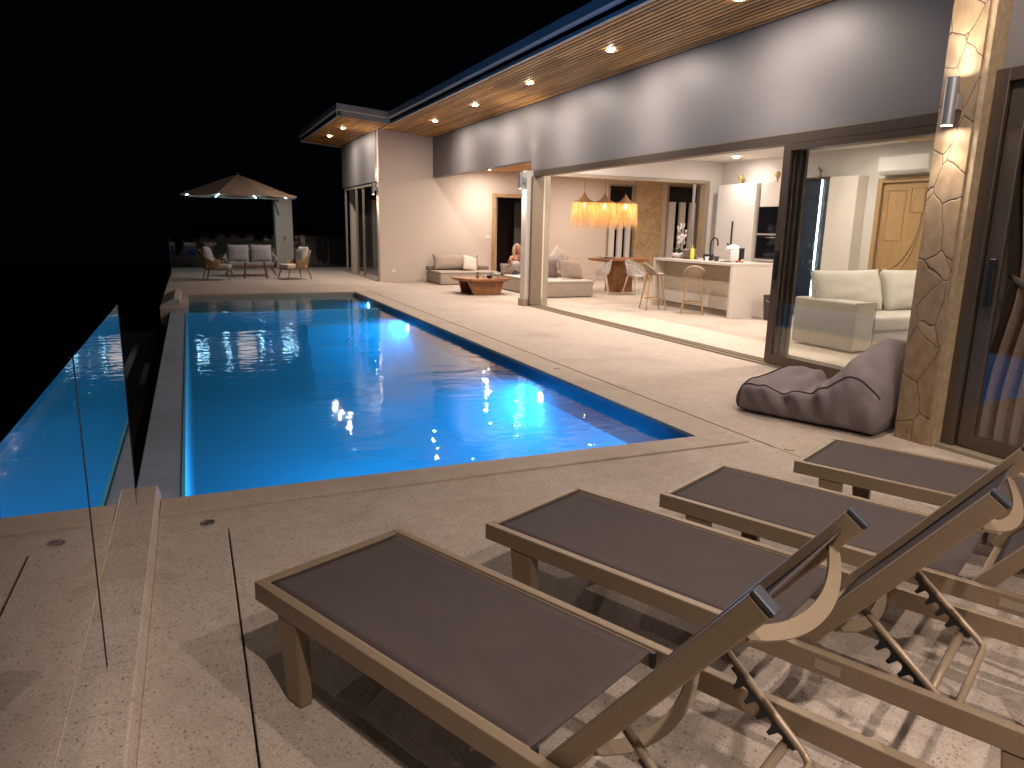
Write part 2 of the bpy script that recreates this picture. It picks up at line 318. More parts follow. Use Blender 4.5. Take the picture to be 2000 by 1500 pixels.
# kerbs either end of the spillway
b = MB(); b.prism([(-.37, -4, -.3), (-.24, -4, -.3), (-.24, -4, .0), (-.255, -4, .055), (-.262, -4, .06), (-.35, -4, .06), (-.37, -4, .055)], (0, 8.3, 0))
tag(b.build('near_kerb', 'deck'), 'low stone kerb carrying the glass panels beside the near terrace', 'kerb', kind='structure')
b = MB(); b.prism([(-.56, 14.6, -.3), (-.22, 14.6, -.3), (-.22, 14.6, 0), (-.235, 14.6, .10), (-.33, 14.6, .12), (-.56, 14.6, .005)], (0, 2.0, 0))
b.box(-.56, -.12, 14.2, 14.6, -.3, -.005); b.box(-.215, -.1, 14.602, 16.6, -.3, -.004)
tag(b.build('far_kerb', 'deck'), 'low stone kerb at the far corner of the pool', 'kerb', kind='structure')
# pool shell
b = MB()
b.box(-.125, 3.4, 4.2, 14.0, -1.75, -1.6); b.box(-.125, 3.4, 4.0, 4.2, -1.6, -.302); b.box(3.4, 3.6, 4.2, 16.6, -1.6, -.305)
b.box(-.145, -.125, 4.2, 14.1, -1.6, -.075); b.box(-.125, 3.4, 14.0, 14.14, -1.6, -.095)
b.box(-.125, 3.4, 4.2, 4.215, -.3, -.2)
for i, (d, z) in enumerate(((0, -.35), (.35, -.7), (.7, -1.05))): b.box(1.9 , 3.4, 13.65 - d, 14.0 - d, -1.6, z)
tag(b.build('pool_basin', 'pool'), 'pale blue tiled swimming pool basin', 'pool', kind='structure')
b = MB(); b.box(3.385, 3.4, 4.2, 14.0, -.3, -.002); tag(b.build('waterline_tiles', 'pool_dark'), 'dark band of tiles at the waterline', 'pool tiles', kind='structure')
b = MB(); b.box(-.1, 3.4, 14.14, 16.6, -.5, -.38); b.box(-.1, 3.4, 16.58, 16.6, -.38, -.01); b.box(3.38, 3.4, 14.14, 16.58, -.38, -.01); tag(b.build('pool_shelf', 'shallow'), 'shallow sandy shelf at the far end of the pool', 'pool shelf', kind='structure')
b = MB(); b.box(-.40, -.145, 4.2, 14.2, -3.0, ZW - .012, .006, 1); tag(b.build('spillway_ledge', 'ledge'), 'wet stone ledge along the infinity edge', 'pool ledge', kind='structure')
wm = bpy.data.meshes.new('water'); wx = (-.15, 3.41); wy = (4.19, 16.61); wz = (-1.62, ZW)
wm.from_pydata([(x, y, z) for z in wz for y in wy for x in wx], [], [(0, 2, 3, 1), (4, 5, 7, 6), (0, 1, 5, 4), (2, 6, 7, 3), (0, 4, 6, 2), (1, 3, 7, 5)]); wm.materials.append(M['water'])
wo = bpy.data.objects.new('water', wm); COL.objects.link(wo); struct(wo)
# hillside and sea far below, all dark at night
b = MB(); b.box(-900, 900, -300, 1200, -60.5, -60); ss = b.build('sea', plain('night sea', (.002, .003, .006), .15, bs=.2, scale=.2)); struct(ss)
b = MB(); o_ = b.b; g_ = []
for i in range(31):
    row = []
    for j in range(41):
        x = -30 + i * 3; y = -20 + j * 3; z = -3.2 + min(0, (x + 1) * .55) + 1.2 * noise.noise(Vector((x * .08, y * .08, 0))); row.append(o_.verts.new((x, y, min(z, -1.9))))
    g_.append(row)
for i in range(30):
    for j in range(40): o_.faces.new((g_[i][j], g_[i + 1][j], g_[i + 1][j + 1], g_[i][j + 1]))
struct(b.build('hillside', 'night', smooth=True))
b = MB(); b.box(-2.2, -.8, 9.5, 20, -1.9, -1.2); tag(b.build('lower_wall', 'pale_neigh'), 'low retaining wall below the infinity edge', 'retaining wall')

# pool lamps
def pool_lamp(x, y, z, label, pw, rz=0):
    t = thing('pool_lamp', label, 'pool lamp', (x, y, z), rz, 'blue underwater lamps')
    b = MB(); b.lathe([(.0, 0), (.085, 0), (.085, .012), (.065, .014)], seg=24, cap=True).xf(Matrix.Rotation(R(-90), 4, 'Y')); b.build('bezel', 'chrome', t)
    b = MB(); b.ell((-.016, 0, 0), (.012, .06, .06)); b.build('lamp_lens', 'pool_led', t, True)
    l = bpy.data.lights.new('beam', 'AREA'); l.shape = 'DISK'; l.size = .12; l.energy = pw; l.color = (.01, .43, 1.0)
    o = bpy.data.objects.new('beam', l); COL.objects.link(o); o.parent = t; o.location = (-.04, 0, 0); o.rotation_euler = Vector((-1, 0, -.3)).to_track_quat('-Z', 'Y').to_euler()
PL = 62
pool_lamp(3.384, 6.80, -.27, 'blue lamp in the pool wall nearest the loungers', PL)
pool_lamp(3.384, 12.05, -.22, 'blue lamp in the pool wall between the other two', PL)
pool_lamp(3.384, 15.1, -.15, 'small blue lamp in the far shallow end of the pool', 5)
pool_lamp(.9, 4.235, -.6, 'added underwater lamp, unseen below the near coping on the left', 72, -90)  # this lamp and the next are added out of sight to even out the near water
pool_lamp(2.5, 4.235, -.6, 'added underwater lamp, unseen below the near coping on the right', 42, -90)

# ------------------------------------------------------------------ the villa shell
V = thing('villa', 'long single storey white villa with timber soffit beside the pool', 'villa')
def soz(x): return 3.85 + .08 * (6.2 - x)
# grey beam band
b = MB(); b.prism([(6.2, 3.72, 2.6), (6.2, 13.2, 2.6), (6.2, 13.2, 2.81), (6.2, 19.5, 2.81), (6.2, 19.5, 3.9), (6.2, 3.72, 3.9)], (.22, 0, 0)); b.build('beam_band', 'grey', V)
# far wing
b = MB(); b.box(4.70, 16.0, 19.5, 19.7, 0, 3.02)
b.prism([(4.70, 19.5, 3.02), (6.2, 19.5, 3.02), (6.2, 19.5, soz(6.2)), (4.70, 19.5, soz(4.7))], (0, .2, 0)); far_wall = b
b.b.free()
b = MB()  # far wall with door and two window openings: pieces
def fw(x0, x1, z0, z1): b.box(x0, x1, 19.5, 19.7, z0, z1)
fw(4.70, 8.0, 0, 3.06); fw(8.0, 8.98, 2.42, 3.06); fw(8.98, 11.82, 0, 3.06)
fw(11.82, 12.68, 2.88, 3.06); fw(12.68, 13.98, 0, 3.06); fw(13.98, 15.15, 2.95, 3.06); fw(15.15, 16.2, 0, 3.06)
b.prism([(4.70, 19.5, 3.06), (6.2, 19.5, 3.06), (6.2, 19.5, soz(6.2) + .02), (4.70, 19.5, soz(4.7) + .02)], (0, .2, 0))
b.build('wing_wall', 'wall', V)
b = MB(); b.box(4.685, 4.9, 19.702, 24.4, 2.66, 3.97); b.build('wing_panel', 'grey', V)
b = MB(); b.box(4.9, 8.5, 24.2, 24.4, 0, 3.97); b.box(8.0, 8.2, 19.702, 24.19, 0, 3.97); b.build('wing_rear_wall', 'wall', V)
# patio / interior walls and ceilings
b = MB(); b.box(16.2, 16.4, 3.5, 19.7, 0, 3.3); b.build('side_wall', 'wall', V)
b = MB(); b.box(10.42, 16.19, 13.05, 13.2, 0, 3.0); b.box(6.43, 10.42, 13.05, 13.2, 2.6, 3.0); b.build('partition_wall', 'iwall', V)
b = MB(); b.box(10.74, 10.9, 3.7, 8.05, 0, 3.0); b.box(10.74, 10.9, 8.95, 13.04, 0, 3.0); b.box(10.74, 10.9, 8.05, 8.95, 2.42, 3.0); b.build('kitchen_wall', 'iwall', V)
b = MB(); b.box(4.95, 10.9, 3.5, 3.68, 0, 3.7); b.build('end_wall', 'iwall', V)
b = MB(); b.box(6.425, 10.95, 3.69, 13.19, 3.0, 3.1); b.build('kitchen_ceiling', 'ceil', V)
b = MB()
for i in range(105): b.box(6.43 + i * .095, 6.43 + i * .095 + .085, 13.205, 19.49, 3.045, 3.06)
b.build('patio_ceiling', 'slats', V)
b = MB(); b.box(6.425, 16.2, 13.205, 19.49, 3.066, 3.1); b.box(6.43, 16.2, 13.05, 13.2, 3.0, 3.1); b.build('ceiling_board', 'black', V)
# column at the opening
b = MB(); b.box(6.02, 6.42, 13.0, 13.22, 0, 2.598); b.build('column', 'white_m', V)
b = MB(); b.box(5.99, 6.03 + .38, 12.985, 13.24, 0, .14, .004, 1); b.build('column_base', 'alu_p', V)
# roof deck + soffits
def roofpoly(x0, x1, y0, y1, dz, th):
    return ([(x0, y0, soz(x0) + dz), (x1, y0, soz(x1) + dz), (x1, y0, soz(x1) + dz + th), (x0, y0, soz(x0) + dz + th)], (0, y1 - y0, 0))
b = MB()
for a in ((4.72, 6.21, 5.6, 18.32), (3.46, 4.72, 18.32, 24.6), (4.72, 8.6, 18.32, 24.6), (3.46, 5.3, -6, 5.6), (5.3, 16.2, -6, 5.6), (6.21, 16.2, 5.6, 18.32)):
    b.prism(*roofpoly(*a, .035, .12))
b.build('roof', 'black', V)
def slat_set(x0, x1, y0, y1, name):
    b = MB(); w_, p_ = .050, .0755; n = int((x1 - x0) / p_)
    for i in range(n):
        xa = x0 + i * p_; b.prism([(xa, y0, soz(xa)), (xa + w_, y0, soz(xa + w_)), (xa + w_, y0, soz(xa + w_) + .03), (xa, y0, soz(xa) + .03)], (0, y1 - y0, 0))
    return b.build(name, 'slats', V)
slat_set(4.76, 6.2, 5.5, 19.48, 'main_soffit'); slat_set(3.5, 4.72, 18.36, 24.56, 'wing_soffit'); slat_set(3.5, 5.04, -6, 5.45, 'near_soffit')
# fascias: stepped profile
def fascia_y(x, y0, y1, mat, name='fascia'):
    z = soz(x); b = MB()
    b.prism([(x, y0, z - .015), (x + .05, y0, z - .015), (x + .05, y0, z + .26), (x - .05, y0, z + .26), (x - .05, y0, z + .13), (x - .02, y0, z + .12), (x, y0, z + .10)], (0, y1 - y0, 0)); return b.build(name, mat, V)
fascia_y(4.72, 5.6, 18.30, 'fascia'); fascia_y(3.46, 18.30, 24.62, 'fascia'); fascia_y(3.46, -6, 5.6, 'fascia')
b = MB()
pr = [(0, -.015), (.05, -.015), (.05, .26), (-.05, .26), (-.05, .13), (-.02, .12), (0, .10)]
o_ = b.b; L_ = [o_.verts.new((3.412, 18.30 + u, soz(3.41) + v)) for u, v in pr]; Q_ = [o_.verts.new((4.77, 18.30 + u, soz(4.77) + v)) for u, v in pr]
o_.faces.new(L_[::-1]); o_.faces.new(Q_)
for i in range(7): o_.faces.new((L_[i], L_[(i + 1) % 7], Q_[(i + 1) % 7], Q_[i]))
b.build('end_fascia', 'fascia_l', V)
b = MB(); b.prism([(3.44, 24.6, soz(3.44) - .03), (8.6, 24.6, soz(8.6) - .03), (8.6, 24.6, soz(8.6) + .22), (3.44, 24.6, soz(3.44) + .22)], (0, .05, 0)); b.build('rear_fascia', 'fascia_l', V)
# near wing: stone pier, header, door wall
b = MB(); b.box(4.9, 5.19, 3.44, 3.70, 0, 3.97); b.build('stone_pier', 'stone', V)
b = MB(); b.box(4.915, 5.19, 3.395, 3.438, 0, 3.96); b.build('pier_edge', wood('pier sandstone edge', (.36, .26, .15), (.5, .38, .24), .8, (1, 1, .5), 5), V)
b = MB(); b.box(5.06, 5.2, -6, 3.393, 2.62, 3.94); b.build('near_header', 'grey', V)
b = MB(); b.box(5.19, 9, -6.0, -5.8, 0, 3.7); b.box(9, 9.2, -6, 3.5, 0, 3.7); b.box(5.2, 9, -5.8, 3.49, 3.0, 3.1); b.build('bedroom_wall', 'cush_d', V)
b = MB(); b.box(5.2, 9, -6, 3.5, -.3, -.002); b.build('bedroom_floor', 'floor', V)

# sliding frame of the kitchen opening
F = thing('sliding_door', 'wide bronze framed sliding glass door stacked beside the stone pier', 'sliding door')
b = MB(); b.box(6.14, 6.30, 3.74, 12.98, 2.49, 2.598, .004, 1); b.build('head_rail', 'alu', F)
b = MB(); b.box(6.10, 6.32, 3.74, 12.98, 0.0, .022); b.box(6.14, 6.155, 3.74, 12.98, .022, .04); b.box(6.20, 6.215, 3.74, 12.98, .022, .04); b.box(6.26, 6.275, 3.74, 12.98, .022, .04); b.build('floor_track', 'alu_p', F)
b = MB(); b.box(6.10, 6.34, 12.90, 12.98, .04, 2.488, .004, 1); b.build('jamb', plain('khaki aluminium', (0.22, 0.17, 0.115), .5, .2), F)
def panel(parent, x, y0, y1, z0=.045, z1=2.485, st=.085, mat='alu', t=.04, g='glass_door'):
    b = MB(); b.box(x, x + t, y0, y0 + st, z0, z1, .004, 1); b.box(x, x + t, y1 - st, y1, z0, z1, .004, 1)
    b.box(x + .001, x + t - .001, y0 + st, y1 - st, z0, z0 + .10); b.box(x + .001, x + t - .001, y0 + st, y1 - st, z1 - .07, z1)
    o = b.build('door_leaf', mat, parent)
    b = MB(); b.box(x + t / 2 - .004, x + t / 2 + .004, y0 + st, y1 - st, z0 + .10, z1 - .07); b.build('pane', g, o); return o
p1 = panel(F, 6.118, 4.2, 6.44, st=.11, mat='alu_p' if False else 'alu')
b = MB(); b.box(6.09, 6.117, 6.36, 6.40, 1.0, 1.33, .004, 1); b.build('door_handle', 'plastic', p1)
for k, (x, y1) in enumerate(((6.165, 6.37), (6.212, 6.335), (6.259, 6.30))): panel(F, x, 4.15 - .1 * k, y1, st=.062, g='glass')
panel(F, 6.166, 3.76, 4.58, st=.05, g='glass_door') if False else None
# inner opening frame
F2 = thing('inner_frame', 'pale aluminium frame of the inner opening between kitchen and patio', 'door frame')
b = MB(); b.box(6.44, 10.40, 13.03, 13.22, 2.53, 2.598, .003, 1); b.box(6.435, 6.55, 13.03, 13.22, 0, 2.528, .003, 1); b.box(10.30, 10.41, 13.03, 13.22, 0, 2.528, .003, 1); b.build('opening_frame', 'alu_p', F2)
b = MB(); b.box(10.05, 10.09, 13.10, 13.15, .02, 2.52); b.build('stacked_leaf', 'silver', F2)
# near glass door with curtains
F3 = thing('bedroom_door', 'brown framed glass door with curtains behind at right edge', 'glass door')
b = MB(); b.box(5.0, 5.12, -6, 3.30, 2.53, 2.615, .003, 1); b.box(5.0, 5.12, 3.30, 3.392, 0, 2.615, .003, 1); b.build('door_frame', 'alu', F3)
b = MB(); b.box(4.95, 5.14, -6, 3.392, 0, .03, .004, 1); b.build('sill', 'alu_p', F3)
lf = panel(F3, 5.03, .9, 3.29, .035, 2.525, .11); b = MB(); b.box(5.005, 5.03, 3.20, 3.245, 1.06, 1.38, .005, 1); b.box(4.985, 5.005, 3.215, 3.23, 1.10, 1.12); b.build('door_handle', 'plastic', lf)
panel(F3, 5.075, -1.5, .98, .035, 2.525, .11)
def curtain(y0, y1, x, mat, label, zt=2.5, tie=None):
    b = MB(); o = b.b; ny = 160; nz = 30; G = []
    for j in range(nz + 1):
        z = .02 + (zt - .02) * j / nz; row = []
        for i in range(ny + 1):
            u = i / ny; y = y1 + (y0 - y1) * u
            if tie: k = math.exp(-((z - tie) / .55) ** 2); y = y + (y0 - y) * 0 + (1 - u) * -.12 * k
            xx = x + .045 * math.sin(u * (y1 - y0) * 62) + .012 * math.sin(u * 91 + z) ; row.append(o.verts.new((xx, y, z)))
        G.append(row)
    for j in range(nz):
        for i in range(ny): o.faces.new((G[j][i], G[j][i + 1], G[j + 1][i + 1], G[j + 1][i]))
    return tag(b.build('curtain', mat, None, True), label, 'curtain')
curtain(1.6, 3.32, 5.24, 'curtain', 'brown pleated curtain gathered by a band behind the glass door', tie=1.25)
b = MB(); b.box(5.21, 5.218, 3.29, 3.385, .02, 2.5); tag(b.build('curtain_lining', 'sheer'), 'pale grey curtain lining beside the door stile', 'curtain')
b = MB(); pts = [(5.19, 3.22, 1.27), (5.175, 3.05, 1.19), (5.17, 2.85, 1.11), (5.17, 2.6, 1.05), (5.18, 2.3, 1.04)]; b.tube(pts, [.012, .035, .045, .05, .05], 8, flat=(.25, 1)); tag(b.build('tie_back', 'sash', None, True), 'taupe fabric band tying back the curtain', 'tie back')

# far wing glazing
F4 = thing('wing_window', 'tall dark corner glazing at the end of the far wing', 'window')
b = MB()
for y in (19.72, 21.5, 22.42, 24.1): b.box(4.70, 4.76, y, y + .07, .03, 2.62, .003, 1)
b.box(4.705, 4.755, 19.79, 24.1, 2.57, 2.64); b.box(4.66, 4.80, 19.72, 24.3, 0, .028); b.build('frame', 'alu_p', F4)
b = MB(); b.box(4.728, 4.734, 19.79, 21.5, .03, 2.57); b.build('pane', 'glass', F4); b = MB(); b.box(4.728, 4.734, 21.57, 22.42, .03, 2.57); b.build('pane', 'glass', F4)
b = MB(); b.box(5.1, 5.12, 19.75, 24.15, .03, 2.6); tag(b.build('dark_drape', 'black'), 'dark drape behind the far corner glazing', 'curtain')
# patio wall door and windows
D = thing('patio_door', 'open doorway with pale timber frame in the patio wall', 'doorway')
b = MB(); b.box(7.96, 8.06, 19.46, 19.5, 0, 2.46, .004, 1); b.box(8.94, 9.04, 19.46, 19.5, 0, 2.46, .004, 1); b.box(8.06, 8.94, 19.462, 19.5, 2.36, 2.46, .004, 1); b.box(8.0, 8.03, 19.5, 19.7, 0, 2.42); b.build('door_frame', 'oak', D)
b = MB(); b.box(8.03, 8.07, 19.72, 20.5, .01, 2.38); b.build('door_leaf', 'oak_door', D)
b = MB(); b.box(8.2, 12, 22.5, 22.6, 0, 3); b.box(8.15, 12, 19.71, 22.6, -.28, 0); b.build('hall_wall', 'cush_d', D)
b = MB(); b.box(9.15, 9.9, 20.6, 20.62, 0.3, 2.3); b.build('hall_mirror', 'sheer', D)
b = MB()
for z, w_ in ((1.35, .3), (1.05, .2)): b.box(9.35, 9.35 + w_ + .2, 20.45, 20.6, z, z + .09, .02)
tag(b.build('hall_shelf', 'plastic'), 'dark shelf inside the open doorway', 'shelf')
for (x0, x1, zt, zb, lab) in ((11.82, 12.68, 2.88, .5, 'tall slatted window left of the honey stone panel'), (13.98, 15.15, 2.95, .3, 'tall slatted window right of the honey stone panel')):
    t = thing('slatted_window', lab, 'window', group='slatted patio windows')
    b = MB(); b.box(x0 - .05, x0, 19.47, 19.5, 0, zt); b.box(x1, x1 + .05, 19.47, 19.5, 0, zt); b.box(x0, x1, 19.472, 19.5, zt - .05, zt); b.build('frame', 'alu_p', t)
    b = MB(); b.box(x0, x1, 19.60, 19.61, 0, zt); b.build('pane', 'oven', t)
    n = 3; s = (x1 - x0) / n * 1.0
    zt2 = 1.8 if x1 - x0 < 1 else 2.42
    for k in range(n):
        b = MB(); xa = x0 + k * s; b.box(xa, xa + s * .52, 19.36, 19.5 if False else 19.468, 0, zt2, .004, 1); b.build('fin', 'iwall', t)
b = MB(); b.box(12.74, 13.72, 19.43, 19.499, 0, 3.04); tag(b.build('stone_panel', 'stone_in'), 'honey coloured stone panel between the slatted windows', 'stone panel')
b = MB(); b.box(7.74, 7.9, 19.49, 19.5, 1.20, 1.29, .003, 1); tag(b.build('light_switch', 'white'), 'white light switch plate beside the timber doorway', 'light switch')
b = MB(); b.box(5.02, 5.14, 19.49, 19.5, .26, .34, .003, 1); tag(b.build('power_outlet', 'white'), 'white power outlet low on the far wing wall', 'power outlet')

# ------------------------------------------------------------------ lamps
def downlight(x, y, z, label, power, size=100, grp='round downlights in the timber soffit', lens=True, col=(1, .855, .76)):
    t = thing('downlight', label, 'downlight', (x, y, z - .010), 0, grp)
    b = MB(); b.lathe([(.07, .0), (.07, -.008), (.056, -.010), (.053, .0)], seg=24, cap=False); b.build('trim_ring', 'white', t, True)
    b = MB(); b.lathe([(.0, -.014), (.03, -.012), (.052, -.006), (.052, .0), (0, .0)], seg=24, cap=False); b.build('lens', 'lens', t)
    spot('beam', t, (0, 0, -.03), power * .34, size, 1.0, col, .03)
    l = bpy.data.lights.new('glow', 'AREA'); l.shape = 'DISK'; l.size = .085; l.energy = power * .13; l.color = col
    o = bpy.data.objects.new('glow', l); COL.objects.link(o); o.parent = t; o.location = (0, 0, -.022); return t
PW = 205
labs = ['soffit downlight closest to the top edge above the beam', 'soffit downlight second from the near end', 'soffit downlight in the middle of the main eave', 'soffit downlight fourth from the near end', 'soffit downlight beside the far wing corner']
for y, l in zip((6.54, 9.10, 11.70, 14.27, 16.88), labs): downlight(5.42, y, soz(5.42), l, PW)
downlight(3.95, 20.3, soz(3.95), 'nearer downlight under the far wing roof', PW * .8); downlight(3.95, 22.3, soz(3.95), 'farthest downlight under the far wing roof', PW * .8)
# behind and beside the camera the near wing repeats the same fittings
for (x, y, l) in ((4.2, 3.2, 'downlight over the end lounger outside the bedroom'), (4.2, 1.0, 'downlight under the near wing roof beside the camera'), (4.2, -1.2, 'downlight under the near wing roof behind the camera')):
    downlight(x, y, soz(x), l, PW * .5)
# terrace pergola lamps behind the camera
PG = thing('pergola', 'flat canopy over the terrace behind the camera', 'pergola')
b = MB(); b.box(-.6, 3.4, -3.4, -.25, 3.7, 3.82); b.build('canopy_board', 'iwall', PG)
for x in (-.5, 3.2): b = MB(); b.box(x, x + .14, -3.3, -3.16, 0, 3.7); b.build('post', 'alu', PG)
for (x, y, l) in ((.6, -.42, 'canopy downlight left of the camera'), (2.5, -.6, 'canopy downlight right of the camera'), (1.7, -3.2, 'canopy downlight farthest behind the camera')):
    downlight(x, y, 3.7, l, PW * 1.05, 140, 'downlights in the canopy behind the camera')
# patio & kitchen ceiling lamps
downlight(7.49, 18.6, 3.044, 'small downlight in the patio ceiling near the beam', 150, 130, 'patio ceiling downlights')
for (x, y) in ((7.4, 15.6), (10.4, 18.0), (10.6, 14.4), (13.2, 16.6)): downlight(x, y, 3.044, 'added patio ceiling downlight, unseen behind the beam', 150, 130, 'patio ceiling downlights')  # extra downlights added out of view to lift the patio light
downlight(10.1, 11.9, 2.999, 'kitchen ceiling downlight above the tall white cabinet', 45, 130, 'kitchen ceiling downlights')
downlight(9.6, 8.9, 2.999, 'kitchen ceiling downlight seen through the right hand glass', 120, 130, 'kitchen ceiling downlights')
for (x, y) in ((7.2, 12.0), (7.2, 9.4), (8.6, 10.6), (7.4, 6.6), (9.4, 6.2), (10.0, 4.8)): downlight(x, y, 2.999, 'added kitchen ceiling downlight, unseen behind the beam', 120, 130, 'kitchen ceiling downlights')  # added where the beam covers them, to brighten the kitchen

def sconce(loc, d, label, pw, h=.31):
    """up/down cylinder; d = direction from the wall"""
    t = thing('wall_lamp', label, 'wall lamp', loc, 0, 'up and down wall lamps')
    b = MB(); b.lathe([(.036, -h / 2), (.04, -h / 2), (.04, h / 2), (.036, h / 2)], seg=28, cap=False); b.lathe([(.0, -h / 2 + .02), (.036, -h / 2 + .02)], seg=28, cap=False); b.build('cylinder_body', 'silver', t, 'auto')
    b = MB(); k = Vector(d) * -.06; b.box(-.03 + k.x, .03 + k.x, -.03 + k.y, .03 + k.y, -.05, .05, .003, 1); b.build('wall_bracket', 'silver', t)
    b = MB(); b.lathe([(0, -h / 2 + .006), (.034, -h / 2 + .006)], seg=24, cap=False); b.build('lower_lens', 'lens', t)
    b = MB(); b.lathe([(0, h / 2 - .006), (.034, h / 2 - .006)], seg=24, cap=False); b.build('upper_lens', 'lens', t)
    spot('down_beam', t, (0, 0, -h / 2 - .01), pw, 85, 1.0, (1, .82, .62), .03); spot('up_beam', t, (0, 0, h / 2 + .01), pw, 85, 1.0, (1, .82, .62), .03, (0, 0, 1))
sconce((4.80, 3.55, 2.42), (-1, 0, 0), 'silver cylinder wall lamp on the cracked stone pier', 16)
sconce((5.93, 13.12, 2.42), (-1, 0, 0), 'silver cylinder wall lamp on the white patio column', 30)
sconce((4.60, 19.72, 2.47), (-1, 0, 0), 'small cylinder wall lamp at the far wing corner', 30)

# ------------------------------------------------------------------ glass railings
def railing(p0, p1, label, h=1.1, z0=.0, t=.012, grp='frameless glass railing panels'):
    p0 = Vector(p0); p1 = Vector(p1); d = (p1 - p0).normalized(); n = Vector((-d.y, d.x, 0)) * t / 2
    tt = thing('glass_balustrade', label, 'glass railing', (*p0, ), 0, grp); b = MB(); q0 = Vector((0, 0, 0)); q1 = p1 - p0
    b.prism([q0 - n, q1 - n, q1 + n, q0 + n], (0, 0, h)); b.build('pane', 'glass_rail', tt)
    for a in (0, 1): b = MB(); c = q1 * a; e = d * .003 * (1 if a else -1); b.prism([c - n * 1.2, c - n * 1.2 + e, c + n * 1.2 + e, c + n * 1.2], (0, 0, h)); b.build('polished_edge', 'plastic', tt)
railing((-.352, 2.50, .03), (-.352, 4.03, .03), 'short glass railing panel ending at the pool corner', 1.08)
railing((-.352, -.9, .03), (-.352, 2.48, .03), 'glass railing panel in the lower left foreground', 1.08)
railing((-.5, 26.5, .0), (1.1, 26.5, .0), 'far glass railing panel behind the left armchair')
railing((1.12, 26.5, .0), (2.72, 26.5, .0), 'far glass railing panel behind the grey love seat')
railing((3.36, 26.5, .0), (5.4, 26.5, .0), 'far glass railing panel right of the white pillar')
railing((-.52, 22.4, .0), (-.52, 26.4, .0), 'side glass railing panel at the far left corner')

